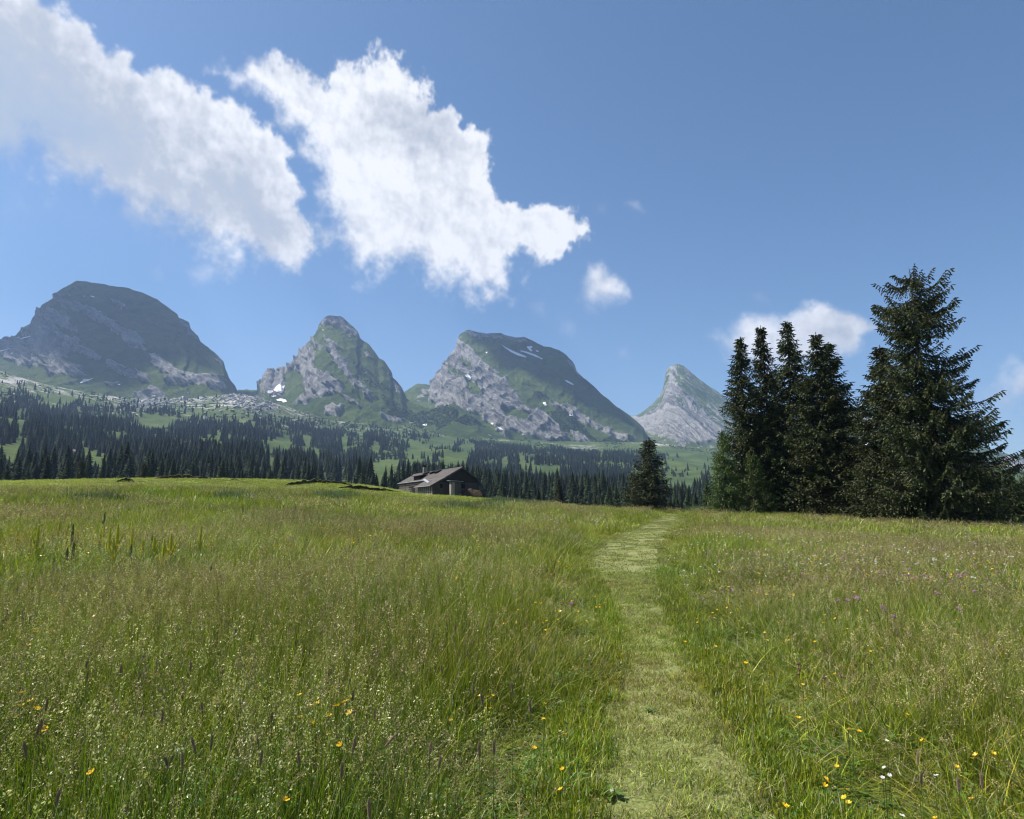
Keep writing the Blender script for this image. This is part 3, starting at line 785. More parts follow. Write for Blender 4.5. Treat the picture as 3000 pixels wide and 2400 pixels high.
cloud([(-380,1090,1),(-150,1012,1),(0,993,1),(110,915,1),(227,823,1),(386,847,1),(521,920,1),(600,1005,1),(655,1062,1),(668,1082,0),(610,1066,0),(560,1056,0),(520,1046,0),(492,1046,0),(470,1085,0),(445,1125,0),(430,1160,0),(340,1165,0),(250,1150,0),(120,1112,0),(0,1072,0),(-380,1060,0)], g1, 4300, 41, 'broad cloud high over the left peak')
cloud([(925,990,0),(934,952,1),(960,925,1),(1005,930,1),(1053,985,1),(1085,1015,1),(1075,1020,0),(1030,985,0),(1000,972,0),(960,968,0)], g2, 4700, 51, 'small cloud high over the pyramid peak')
cloud([(1345,985,0),(1350,975,1),(1400,972,1),(1535,988,1),(1650,1030,1),(1690,1085,1),(1780,1168,1),(1850,1222,1),(1895,1268,1),(1890,1285,0),(1800,1240,0),(1700,1198,0),(1600,1148,0),(1520,1108,0),(1450,1085,0),(1400,1050,0),(1370,1010,0)], g3, 5200, 61, 'long cloud high over the third peak')

# ------------------------------------------------------------------ haze
m, t = new_mat('haze_air')
pv = t.node('ShaderNodeVolumePrincipled', {'Color': (.44, .61, .96, 1), 'Density': 8.2e-5, 'Anisotropy': .25})
o_ = t.node('ShaderNodeOutputMaterial'); t.l.new(pv.outputs[0], o_.inputs[1])
hz = MB().box(-6000, 6000, -300, 6500, -60, 1160).build('haze', m)
tag(hz, 'pale blue haze filling the valley air', kind='stuff')
# ------------------------------------------------------------------ plant materials
def make_leaf_mat(name, trans=.35, rough=.5, spec=.3, big=.05, vary=.35, sheen=True):
    m, t = new_mat(name)
    c0 = t.node('ShaderNodeAttribute', attribute_name='col').outputs['Color']
    pos = t.node('ShaderNodeNewGeometry').outputs['Position']
    rnd = t.node('ShaderNodeObjectInfo').outputs['Random']
    n1 = t.noise(big, pos, 4, .6)
    v = t.math('ADD', t.math('MULTIPLY', rnd, vary), t.math('MULTIPLY', t.math('SUBTRACT', n1, .5), vary * 2.2))
    v = t.math('ADD', v, 1 - vary * .5)
    h = t.math('ADD', .5, t.math('MULTIPLY', t.math('SUBTRACT', t.noise(big * 1.7, t.node('ShaderNodeVectorMath', {0: pos, 1: (37., 11., 5.)}, operation='ADD').outputs[0], 3, .6), .5), .11))
    h = t.math('ADD', h, t.math('MULTIPLY', t.math('SUBTRACT', rnd, .5), .03))
    c = t.node('ShaderNodeHueSaturation', {'Hue': h, 'Saturation': 1.0, 'Value': v, 'Color': c0}).outputs[0]
    p = bsdf(t, c, rough, spec)
    tr = t.node('ShaderNodeBsdfTranslucent', {0: t.mix(1.0, c, (1.0, 1.12, .55), 'MULTIPLY')})
    mx = t.node('ShaderNodeMixShader', {0: trans, 1: p, 2: tr.outputs[0]})
    finish(t, mx.outputs[0])
    return m
MAT_NEEDLE = make_leaf_mat('spruce_needles', .13, .55, .22, .15, .5)
MAT_FAR = make_leaf_mat('far_needles', .08, .8, .1, .01, .8)
MAT_GRASS = make_leaf_mat('grass_blades', .32, .40, .34, .16, .55)
MAT_PLANT = make_leaf_mat('plant_leaves', .30, .45, .35, .3, .3)
m, t = new_mat('spruce_bark')
pos = t.node('ShaderNodeTexCoord').outputs['Object']
nb = t.noise(9, t.node('ShaderNodeMapping', {'Vector': pos, 'Scale': (1, 1, .25)}).outputs[0], 5, .7)
finish(t, bsdf(t, t.ramp(nb, [(.3, (.035, .027, .021)), (.7, (.13, .105, .085))]), .95, .1, bump(t, nb, .03)))
MAT_BARK = m

# ------------------------------------------------------------------ spruces
def spruce(seed, H, Rm, expo=.75, spacing=.36, nb=7, crown0=.02, card=(.26, .085), twig_step=.27, cards=4, gap=.0, lean=0., droop=1.0, color=(.034, .050, .018), inner=True, irregular=.25, prof=None, green=.0, zj=.5):
    r = np.random.default_rng(seed)
    ax = lambda z: np.array([lean * z + .12 * math.sin(z * .35 + seed), .1 * math.sin(z * .27 + seed * 2)]) * 1.0
    # trunk
    tb = MB()
    zs = np.linspace(-.4, H, 12)
    tb.tube([(*ax(z), z) for z in zs], [max(.02, Rm * .055 * (1 - max(z, 0) / H) ** .9 + .02) for z in zs], 8)
    V = []; C = []
    wood = MB()
    z = H * crown0 + .3
    k = 0
    while z < H - .15:
        tt = 1 - z / H
        pr = (np.interp(tt, *prof) if prof is not None else tt ** expo) * Rm
        n = max(3, int(nb * (.6 + .4 * min(1, tt * 3)) + r.integers(0, 2)))
        for b in range(n):
            if r.random() < gap + (.32 if irregular > .42 and tt < .36 else 0): continue
            a = r.random() * 2 * math.pi
            L = pr * (1 - irregular + irregular * 2 * r.random() * .75) + .15
            L = max(L, .2)
            zz = z + r.uniform(-zj, zj) * spacing
            e0 = math.radians(np.interp(tt, [0, .06, .2, .5, 1], [20, 6, -4, -15, -24]) + r.uniform(-8, 8)) * (1 if droop else 1)
            m_ = max(4, int(L / .35) + 2)
            t_ = np.linspace(0, 1, m_)
            rad = L * t_ * math.cos(e0 * .6)
            hz_ = math.sin(e0) * L * t_ - droop * .16 * L * np.sin(t_ * math.pi) + .13 * L * t_ ** 3
            c0 = ax(zz)
            bx = c0[0] + rad * math.cos(a); by = c0[1] + rad * math.sin(a); bz = zz + hz_
            line = np.stack([bx, by, bz], 1)
            if L > 1.0:
                sel = line[::2] if m_ > 5 else line
                wood.tube(sel, [max(.006, .014 * L * (1 - i / len(sel)) + .006) for i in range(len(sel))], 3, cap=False)
            # branchlets
            st = max(.08, .12 * L)
            s = np.arange(st * r.uniform(.3, 1), L, twig_step * r.uniform(.85, 1.15))
            if len(s) == 0: s = np.array([L * .6])
            fs = s / L
            bp = np.stack([np.interp(fs, t_, line[:, i]) for i in range(3)], 1)
            for side in (-1, 1, 0):
                if side == 0:
                    P0 = line[-1][None]; ang = np.array([a]); ls = np.array([.3]); dr = np.array([.1])
                else:
                    P0 = bp; ang = a + side * r.uniform(.5, 1.15, len(s)); ls = (.30 * (L * (1 - fs)) + .22) * r.uniform(.7, 1.25, len(s)); ls = np.minimum(ls, 1.3)
                    dr = r.uniform(.35, 1.5, len(s)) * droop
                nc = cards
                q = (np.arange(nc) + .5) / nc
                D = np.stack([np.cos(ang), np.sin(ang)], 1)
                X = P0[:, None, 0] + D[:, None, 0] * ls[:, None] * q * .85
                Y = P0[:, None, 1] + D[:, None, 1] * ls[:, None] * q * .85
                Zz = P0[:, None, 2] - dr[:, None] * ls[:, None] * q ** 1.4
                P = np.stack([X, Y, Zz], -1).reshape(-1, 3)
                N = len(P)
                d = np.stack([np.repeat(D[:, 0], nc), np.repeat(D[:, 1], nc), -np.repeat(dr, nc) * r.uniform(.2, 1.6, N)], 1) + r.normal(0, .38, (N, 3))
                d /= np.linalg.norm(d, axis=1, keepdims=True)
                w = np.cross(d, r.normal(0, 1, (N, 3))); w /= np.linalg.norm(w, axis=1, keepdims=True) + 1e-6
                l_ = card[0] * r.uniform(.7, 1.3, (N, 1)); w_ = card[1] * r.uniform(.7, 1.3, (N, 1))
                P = P - d * l_ * .5
                q4 = np.stack([P, P + d * l_ * .45 + w * w_, P + d * l_, P + d * l_ * .45 - w * w_], 1)
                V.append(q4.reshape(-1, 3))
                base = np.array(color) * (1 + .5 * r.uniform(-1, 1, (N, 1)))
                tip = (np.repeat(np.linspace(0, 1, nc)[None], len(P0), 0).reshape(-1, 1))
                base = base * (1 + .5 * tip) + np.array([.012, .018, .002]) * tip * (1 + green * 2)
                br = r.random((N, 1)) < .03
                base = np.where(br, np.array([[.060, .042, .024]]), base)
                C.append(np.repeat(base, 4, axis=0))
        z += spacing * r.uniform(.75, 1.25) * (.55 + .45 * min(1, (1 - z / H) * 3))
        k += 1
    # pointed leader
    N = 70; P = np.stack([np.zeros(N), np.zeros(N), r.uniform(H - 1.3, H + .1, N)], 1); P[:, 0] += ax(H)[0]; P[:, 1] += ax(H)[1]
    an = r.uniform(0, 6.283, N); d = np.stack([np.cos(an), np.sin(an), np.full(N, .9)], 1); d /= np.linalg.norm(d, axis=1, keepdims=True)
    w = np.cross(d, r.normal(0, 1, (N, 3))); w /= np.linalg.norm(w, axis=1, keepdims=True)
    l_ = (.10 + .28 * (H + .1 - P[:, 2:3]) / 1.4)
    V.append(np.stack([P, P + d * l_ * .5 + w * .03, P + d * l_, P + d * l_ * .5 - w * .03], 1).reshape(-1, 3)); C.append(np.repeat(np.array(color) * r.uniform(.7, 1.5, (N, 1)), 4, 0))
    V = np.concatenate(V); C = np.concatenate(C)
    nq = len(V) // 4
    Fq = np.arange(nq * 4).reshape(-1, 4)
    crown = mesh_np('crown', V, Fq, {'col': np.clip(C, 0, 1)}, [MAT_NEEDLE])
    trunk = tb.mesh('trunk', MAT_BARK)
    limbs = wood.mesh('limbs', MAT_BARK) if wood.v else None
    return dict(H=H, R=Rm, crown=crown, trunk=trunk, limbs=limbs)

def place_tree(proto, loc, rz, sc, name, label, cat, group, extra=None, sxy=None):
    root = empty(name, loc, rz)
    sxy = sc if sxy is None else sxy
    root.scale = (sxy, sxy, sc)
    tag(root, label, cat, group)
    link('trunk', proto['trunk'], root)
    link('crown', proto['crown'], root)
    if proto.get('limbs'): tag(link('limbs', proto['limbs'], root), kind='stuff')
    return root

big = spruce(11, 22.5, 5.7, spacing=.66, nb=15, zj=.16, twig_step=.155, cards=6, card=(.24, .055), lean=-.035, irregular=.46, gap=.16, crown0=.0,
             prof=([0, .02, .05, .11, .16, .22, .3, .42, .55, .7, .85, 1], [.10, .34, .46, .54, .60, .46, .56, .66, .80, .90, .97, 1.0]), color=(.022, .026, .009))
sprA = spruce(21, 19.0, 3.4, expo=.74, spacing=.50, nb=11, zj=.2, twig_step=.17, cards=5, card=(.23, .052), irregular=.36, gap=.05, prof=([0, .05, .15, .3, .5, .75, 1], [0, .07, .20, .37, .60, .86, 1]), color=(.025, .032, .010))
sprB = spruce(31, 19.5, 3.6, expo=.72, spacing=.52, nb=12, zj=.2, twig_step=.17, cards=5, card=(.23, .052), irregular=.38, gap=.06, prof=([0, .05, .15, .3, .5, .75, 1], [0, .07, .20, .38, .60, .86, 1]), color=(.026, .033, .010))
sprC = spruce(41, 9.5, 2.6, expo=.85, spacing=.36, nb=10, zj=.25, twig_step=.15, cards=4, card=(.19, .044), irregular=.28, gap=.03, color=(.025, .032, .010))
sprY = spruce(51, 8.0, 2.6, expo=.9, spacing=.26, nb=7, twig_step=.17, cards=4, card=(.19, .034), irregular=.2, gap=.0, color=(.036, .062, .013), green=.5)

def tree_at(proto, px, top, D, rz, width, name, label, cat='spruce', group=None, dig=.0):
    a = az_of(px, (top + 1500) / 2)
    x, y = math.sin(a) * D, math.cos(a) * D
    g = gz(x, y)
    _, te = azel(px, top)
    H = float(te) * D + EYE - g
    sc = H / proto['H']
    return place_tree(proto, (x, y, g - dig), rz, sc, name, label, cat, group, sxy=width / proto['R'])
G5 = 'tall spruces standing close together right of the path'
b = tree_at(big, 2722, 806, 62, .3, 5.6, 'spruce', 'tallest spruce at the right, with wide irregular boughs and a bare leaning tip')
# bare dead leader and dead twigs at the very top
db = MB(); H0 = 22.5; r_ = random.Random(3)
tipx = -.035 * H0 + .12 * math.sin(H0 * .35 + 11)
db.tube([(tipx, 0, H0 - 1.6), (tipx - .05, 0, H0), (tipx - .12, .02, H0 + .75)], [.05, .03, .012], 5)
for i in range(7):
    zz = H0 - .9 + i * .24; a = r_.uniform(0, 6.28)
    db.tube([(tipx - .06, 0, zz), (tipx - .06 + .45 * math.cos(a), .4 * math.sin(a), zz + .12), (tipx - .06 + .8 * math.cos(a), .7 * math.sin(a), zz + .32)], [.018, .012, .006], 4)
dl = db.build('dead_leader', MAT_BARK, b)
tree_at(sprB, 2592, 1012, 65, 1.1, 4.4, 'spruce', 'narrower spruce merging into the left side of the tallest one')
tree_at(sprA, 2184, 988, 70, 2.0, 3.7, 'spruce', 'leftmost and slimmest tall spruce of the tight group', group=G5)
tree_at(sprB, 2246, 955, 73, 4.0, 3.9, 'spruce', 'second tall spruce from the left in the tight group', group=G5)
tree_at(sprA, 2316, 942, 71, 5.3, 4.1, 'spruce', 'highest pointed spruce in the middle of the tight group', group=G5)
tree_at(sprB, 2404, 975, 69, .6, 4.3, 'spruce', 'fourth tall spruce from the left with a notched double top', group=G5)
tree_at(sprA, 2446, 1004, 71, 3.6, 4.4, 'spruce', 'rightmost spruce of the tight group, its top beside the notched one', group=G5)
tree_at(sprC, 2520, 1370, 76, .9, 3.3, 'spruce', 'shorter shaded spruce filling the gap left of the tallest one', group=G5)
tree_at(sprY, 2120, 1262, 65.5, .2, 2.3, 'spruce', 'young bright green spruce at the left foot of the tight group')
tree_at(sprY, 2208, 1330, 65, 2.2, 2.3, 'spruce', 'low green spruce standing before the tight group', group=G5)
tree_at(sprC, 1905, 1284, 88, 1.0, 4.0, 'spruce', 'lone dark conical spruce beside the far end of the path')
tree_at(sprC, 2850, 1330, 74, 2.7, 3.2, 'spruce', 'shaded spruce behind the right flank of the tallest one')
tree_at(sprC, 2960, 1400, 78, 4.7, 3.2, 'spruce', 'low spruce at the right edge of the photo')
tree_at(sprC, 3020, 1375, 90, 5.7, 3.4, 'spruce', 'half cut off spruce in the right border of the photo')

# ---------------- forest spruces: lighter meshes, shared
def small_spruce(seed, H, Rm, nlay, nper, color, shaggy=.3, expo=.8, tri=False):
    r = np.random.default_rng(seed)
    V = []; C = []
    z = H * .03
    lay = np.linspace(.02, .985, nlay) ** .95
    for f in lay:
        z = f * H; tt = 1 - f
        rad = Rm * tt ** expo
        n = max(4, int(nper * (.35 + .65 * tt)))
        a = r.uniform(0, 2 * math.pi, n)
        L = rad * (1 + shaggy * r.uniform(-1, .6, n)) + .12
        up = np.interp(tt, [0, .2, 1], [.7, .0, -.35]) + r.uniform(-.15, .15, n)
        zz = z + r.uniform(-.5, .5, n) * H / nlay
        for s0, s1, wd in ((.12, .62, .30), (.5, 1.0, .24)):
            P0 = np.stack([np.cos(a) * L * s0, np.sin(a) * L * s0, zz + up * L * s0], 1)
            P1 = np.stack([np.cos(a) * L * s1, np.sin(a) * L * s1, zz + up * L * s1 - .08 * L * s1], 1)
            side = np.stack([-np.sin(a), np.cos(a), -.25 * np.ones(n)], 1)
            w = wd * (L[:, None] * .8 + .25) * r.uniform(.7, 1.3, (n, 1))
            mid = (P0 + P1) / 2
            dn = np.array([0, 0, -1]) * w * r.uniform(.2, .9, (n, 1))
            V.append(np.stack([P0, mid + side * w + dn, P1, mid - side * w + dn], 1).reshape(-1, 3))
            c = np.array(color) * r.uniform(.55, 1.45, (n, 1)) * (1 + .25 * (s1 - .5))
            C.append(np.repeat(c, 4, 0))
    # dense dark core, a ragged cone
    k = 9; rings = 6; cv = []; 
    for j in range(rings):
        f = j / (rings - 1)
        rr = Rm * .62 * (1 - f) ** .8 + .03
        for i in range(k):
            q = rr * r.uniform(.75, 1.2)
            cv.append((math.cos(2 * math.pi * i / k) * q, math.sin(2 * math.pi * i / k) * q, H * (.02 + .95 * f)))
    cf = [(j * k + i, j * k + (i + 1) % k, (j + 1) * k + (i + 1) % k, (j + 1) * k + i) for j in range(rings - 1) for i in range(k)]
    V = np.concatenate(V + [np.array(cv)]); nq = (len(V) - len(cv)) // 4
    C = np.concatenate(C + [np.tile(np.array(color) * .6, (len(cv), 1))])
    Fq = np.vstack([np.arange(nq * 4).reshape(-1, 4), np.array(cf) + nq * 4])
    crown = mesh_np('crown', V, Fq, {'col': np.clip(C, 0, 1)}, [MAT_FAR])
    tb = MB().tube([(0, 0, -1.0), (0, 0, H * .5), (0, 0, H)], [Rm * .09, Rm * .05, .02], 5)
    return dict(H=H, R=Rm, crown=crown, trunk=tb.mesh('trunk', MAT_BARK))
FC = (.030, .042, .017)
mids = [small_spruce(60 + i, 16, 3.1 + .25 * (i % 3), 34, 18, FC, .32 + .05 * i, .75 + .06 * (i % 3)) for i in range(5)]
fars = [small_spruce(80 + i, 16, 3.2 + .25 * (i % 3), 15, 9, FC, .35, .72 + .08 * (i % 3)) for i in range(5)]

# ---------------- scattering by geometry nodes (only for what nobody could count)
def scatter(name, pts, rot, scl, vid, sources, label, smat=None, kind='stuff'):
    cl = bpy.data.collections.new(name + '_kinds')
    for i, me in enumerate(sources):
        so = bpy.data.objects.new('%s_kind_%03d' % (name, i), me); cl.objects.link(so)
    n = len(pts)
    me = bpy.data.meshes.new(name)
    me.vertices.add(n); me.vertices.foreach_set('co', np.asarray(pts, np.float32).ravel())
    a = me.attributes.new('rot', 'FLOAT_VECTOR', 'POINT'); a.data.foreach_set('vector', np.asarray(rot, np.float32).ravel())
    scl = np.asarray(scl, np.float32)
    if scl.ndim == 1: scl = np.repeat(scl[:, None], 3, 1)
    a = me.attributes.new('scl', 'FLOAT_VECTOR', 'POINT'); a.data.foreach_set('vector', scl.ravel())
    a = me.attributes.new('vid', 'INT', 'POINT'); a.data.foreach_set('value', np.asarray(vid, np.int32))
    me.update()
    ng = bpy.data.node_groups.new(name + '_scatter', 'GeometryNodeTree')
    ng.interface.new_socket('Geometry', in_out='INPUT', socket_type='NodeSocketGeometry')
    ng.interface.new_socket('Geometry', in_out='OUTPUT', socket_type='NodeSocketGeometry')
    N = ng.nodes; L = ng.links
    gi = N.new('NodeGroupInput'); go = N.new('NodeGroupOutput')
    ci = N.new('GeometryNodeCollectionInfo'); ci.inputs[0].default_value = cl; ci.inputs[1].default_value = True; ci.inputs[2].default_value = True
    ip = N.new('GeometryNodeInstanceOnPoints')
    def na(nm, typ):
        x = N.new('GeometryNodeInputNamedAttribute'); x.data_type = typ; x.inputs[0].default_value = nm
        return x.outputs[0]
    e2r = N.new('FunctionNodeEulerToRotation')
    L.new(na('rot', 'FLOAT_VECTOR'), e2r.inputs[0])
    L.new(gi.outputs[0], ip.inputs['Points']); L.new(ci.outputs[0], ip.inputs['Instance'])
    ip.inputs['Pick Instance'].default_value = True
    L.new(na('vid', 'INT'), ip.inputs['Instance Index'])
    L.new(e2r.outputs[0], ip.inputs['Rotation']); L.new(na('scl', 'FLOAT_VECTOR'), ip.inputs['Scale'])
    L.new(ip.outputs[0], go.inputs[0])
    o = link(name, me)
    md = o.modifiers.new('scatter', 'NODES'); md.node_group = ng
    tag(o, label, kind=kind)
    return o

# ---------------- forest on the slope
def forest_density(px, py, D):
    top = np.interp(px, [-400, 0, 200, 400, 700, 900, 1200, 1400, 1700, 1900, 2060, 2300, 2700, 3000, 3400], [1145, 1160, 1186, 1204, 1246, 1238, 1276, 1290, 1318, 1345, 1346, 1350, 1390, 1400, 1400])
    d = sst(-34, 26, py - top)
    sparse = sst(-80, -10, py - top) * .055
    n = fbm(px / 55, py / 22, oct=3, seed=71)
    d = d * np.clip(.74 + n * 1.5, .04, 1)
    d = d * (1 - clearing(px, py) * .995)
    return np.maximum(d, sparse * (1 - clearing(px, py)))
def bare(px, py): return clearing(px, py)
r = np.random.default_rng(5)
cand = 60000
a_ = np.radians(r.uniform(-42, 42, cand)); u_ = r.random(cand)
Dn, Df = 235., 2250.
D_ = np.sqrt(u_ * (Df ** 2 - Dn ** 2) + Dn ** 2)
# thin the far ones less than area would have it: spacing grows slowly
X_ = np.sin(a_) * D_; Y_ = np.cos(a_) * D_; Z_ = ground(X_, Y_)
px_, py_ = project(np.stack([X_, Y_, Z_], -1))
keep = r.random(cand) < forest_density(px_, py_, D_) * .72
X_, Y_, Z_, D_, px_, py_ = [q[keep] for q in (X_, Y_, Z_, D_, px_, py_)]
# extra trees near, where single crowns show
cand = 5200
a2 = np.radians(r.uniform(-42, 42, cand)); D2 = np.sqrt(r.random(cand) * (650 ** 2 - 235 ** 2) + 235 ** 2)
X2 = np.sin(a2) * D2; Y2 = np.cos(a2) * D2; Z2 = ground(X2, Y2)
p2, q2 = project(np.stack([X2, Y2, Z2], -1))
k2 = r.random(cand) < forest_density(p2, q2, D2) * .28
X_ = np.concatenate([X_, X2[k2]]); Y_ = np.concatenate([Y_, Y2[k2]]); Z_ = np.concatenate([Z_, Z2[k2]]); D_ = np.concatenate([D_, D2[k2]]); px_ = np.concatenate([px_, p2[k2]]); py_ = np.concatenate([py_, q2[k2]])
hgt = (10 + 13 * r.random(len(X_)) ** 1.3 + 3 * fbm(X_ / 60, Y_ / 60, oct=2, seed=77)) * np.interp(D_, [200, 1200, 2200], [.95, 1.0, .78])
hid = (px_ > 2080) & (px_ < 2560) & (D_ > 0)
vis = ~hid
X_, Y_, Z_, D_, hgt, px_, py_ = [q[vis] for q in (X_, Y_, Z_, D_, hgt, px_, py_)]
# skip trees wholly behind the meadow crest
ptop = project(np.stack([X_, Y_, Z_ + hgt], -1))[1]
clr = np.maximum(clearing(px_, py_ * .55 + ptop * .45), clearing(px_, py_ * .2 + ptop * .8))
fre = r.random(len(X_)) > clr * .93
X_, Y_, Z_, D_, hgt, px_, py_, ptop = [q[fre] for q in (X_, Y_, Z_, D_, hgt, px_, py_, ptop)]
crest_py = np.interp(px_, _crest[:, 0], _crest[:, 1])
ok = (ptop < crest_py - 2) & (px_ > -150) & (px_ < 3150)
X_, Y_, Z_, D_, hgt, px_, py_, ptop = [q[ok] for q in (X_, Y_, Z_, D_, hgt, px_, py_, ptop)]
order = np.argsort(D_)
X_, Y_, Z_, D_, hgt, px_, py_, ptop = [q[order] for q in (X_, Y_, Z_, D_, hgt, px_, py_, ptop)]
inview = np.where((px_ > 0) & (px_ < 3000))[0]

# hand-placed nearer spruces, read off the photograph: (px, top py, distance, half width, label)
NEAR = [(14,1352,330,3.2,'dark spruce at the extreme left border of the photo'),(45,1306,340,3.4,'full spruce near the left border beside the left clearing'),(78,1300,350,3.6,'second full spruce from the left border group'),
    (97,1314,345,3.0,'third full spruce of the left border group'),(126,1292,330,3.7,'tall dark spruce between the two left clearings'),(152,1296,335,3.6,'tall dark spruce just left of the small far hut'),
    (185,1334,300,4.2,'broad grey green spruce below the small far hut'),(257,1314,310,3.1,'slim spruce standing in the clearing below the small far hut'),(300,1318,300,3.2,'slim dark spruce at the right end of the left clearing'),
    (331,1346,300,2.7,'short pointed spruce right of the left clearing'),(312,1352,290,2.4,'small spruce between two slim ones at the left clearing'),
    (355,1338,310,3.4,'dense spruce at the forest edge right of the left clearing'),(380,1330,320,3.6,'taller spruce at the forest edge above the earth bank'),
    (1020,1374,330,2.2,'small dark spruce in the sunny clearing left of the hut'),(1060,1366,330,3.2,'cluster spruce left of the hut, in the lower clearing'),(1077,1362,335,3.0,'second cluster spruce left of the hut'),
    (1105,1392,300,1.8,'thin pointed spruce left of the hut, alone on the meadow'),(1129,1358,330,2.7,'spruce left of the chimney, first of a dark row'),(1146,1356,325,3.4,'spruce behind the left end of the hut roof'),
    (1180,1342,335,3.6,'tall spruce right behind the left half of the hut roof'),(1212,1374,320,2.8,'short spruce peeping over the hut chimney'),
    (1475,1417,175,2.6,'dark spruce just right of the manure heap and fence post'),(1505,1430,170,2.0,'small spruce behind the meadow edge right of the fence post'),(1549,1424,180,2.2,'round topped spruce behind the meadow edge'),
    (1577,1424,178,2.3,'second round topped spruce behind the meadow edge'),(1592,1436,172,2.0,'low spruce touching the round topped pair'),(1637,1394,165,3.3,'largest dark spruce between the hut and the lone conical one'),
    (1688,1438,160,2.2,'small pointed spruce right of the largest middle one'),(1706,1452,158,1.6,'tiny spruce at the meadow edge beside the pointed one'),(1744,1440,160,1.9,'slim young spruce in the row left of the lone conical one'),
    (1763,1446,158,1.7,'short young spruce in the row left of the lone conical one'),(1784,1412,165,2.6,'spruce of a dark pair left of the lone conical one'),(1806,1408,168,2.7,'right spruce of the dark pair left of the lone conical one'),
    (1832,1440,150,1.9,'low spruce almost touching the lone conical one'),(1860,1400,160,2.6,'spruce partly hidden behind the left side of the lone conical one'),
    (1985,1452,140,1.7,'small spruce right of the lone conical one at the meadow edge'),(2016,1424,150,2.2,'dark spruce between the lone conical one and the tall group'),(2038,1432,145,1.9,'short dark spruce left of the tall group'),
    (2072,1403,140,2.5,'dark spruce leaning against the left side of the tall group')]
GN = 'single spruces before the forest edge'
for i, (px, top, D, w, lab) in enumerate(NEAR):
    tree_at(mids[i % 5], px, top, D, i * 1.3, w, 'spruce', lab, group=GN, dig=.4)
for px, top, D, w, lab in [(232,1342,175,2.6,'sparse dark spruce with see-through boughs standing at the left crest'),(417,1352,170,3.2,'wide sparse spruce behind the dark earth bank'),(62,1392,165,1.4,'little sparse spruce at the left crest'),(16,1372,168,2.3,'sparse dark spruce at the crest near the left border'),(292,1385,165,1.2,'stunted sparse spruce on the crest'),(355,1384,166,2.2,'low scrubby spruce on the crest left of the earth bank')]:
    tree_at(sprC, px, top, D, px * .1, w, 'spruce', lab, group=GN, dig=.2)

MARKS = [(60, 'above the far left clearing'), (170, 'behind the small far hut'), (290, 'beside the left clearing'), (400, 'above the skyline earth bank'), (520, 'under the big pale slab boulder'), (640, 'under the rubble slope'), (770, 'under the rock towers'),
    (880, 'under the left foot of the pyramid peak'), (1000, 'under the pyramid summit'), (1110, 'above the clearing left of the hut'), (1230, 'above the hut chimney'), (1350, 'above the hut gable'), (1450, 'above the manure heap'), (1560, 'under the pale slabs of the third peak'), (1680, 'under the green back of the third peak'), (1790, 'left of the lone conical spruce'), (1930, 'behind the lone conical spruce'), (2050, 'left of the tall spruce group'), (2560, 'in the gap of the big spruces'), (2950, 'at the right border')]
def region(px, py):
    return min(MARKS, key=lambda q: abs(q[0] - px))[1]
def region_old(px, py):
    h = 'under the domed left peak' if px < 620 else 'between the domed and pyramid peaks' if px < 900 else 'under the pyramid peak' if px < 1250 else 'under the third peak' if px < 1800 else 'under the distant sharp peak' if px < 2200 else 'at the right beyond the big spruces'
    return h
cols3 = ['lighter slim', 'dark full', 'short broad']
# the largest as objects, the rest as one forest
nobj = 225
show = inview[np.argsort(-(hgt[inview] / D_[inview]))[:nobj]]
isobj = np.zeros(len(X_), bool); isobj[show] = True
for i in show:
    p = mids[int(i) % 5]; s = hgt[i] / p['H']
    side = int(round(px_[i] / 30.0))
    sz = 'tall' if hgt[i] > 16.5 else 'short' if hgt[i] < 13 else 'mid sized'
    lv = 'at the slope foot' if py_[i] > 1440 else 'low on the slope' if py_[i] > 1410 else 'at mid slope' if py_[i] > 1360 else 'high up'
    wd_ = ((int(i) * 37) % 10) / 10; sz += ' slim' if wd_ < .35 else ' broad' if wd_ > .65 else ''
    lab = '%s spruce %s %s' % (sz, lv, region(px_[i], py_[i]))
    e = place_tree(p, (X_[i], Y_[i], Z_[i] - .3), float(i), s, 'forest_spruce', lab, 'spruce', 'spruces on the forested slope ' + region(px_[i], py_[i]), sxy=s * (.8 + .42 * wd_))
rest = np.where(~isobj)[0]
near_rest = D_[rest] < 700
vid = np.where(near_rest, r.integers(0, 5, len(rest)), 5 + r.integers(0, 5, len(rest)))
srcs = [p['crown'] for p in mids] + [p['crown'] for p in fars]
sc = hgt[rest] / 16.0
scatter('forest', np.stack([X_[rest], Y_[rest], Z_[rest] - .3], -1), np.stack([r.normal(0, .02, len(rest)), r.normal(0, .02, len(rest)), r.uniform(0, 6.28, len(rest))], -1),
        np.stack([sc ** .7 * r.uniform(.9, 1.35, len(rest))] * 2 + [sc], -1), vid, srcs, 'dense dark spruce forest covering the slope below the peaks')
print('forest', len(X_), len(rest)); print('tris', [len(p['crown'].polygons)*2 for p in (big,sprA,sprB,sprC,sprY)])

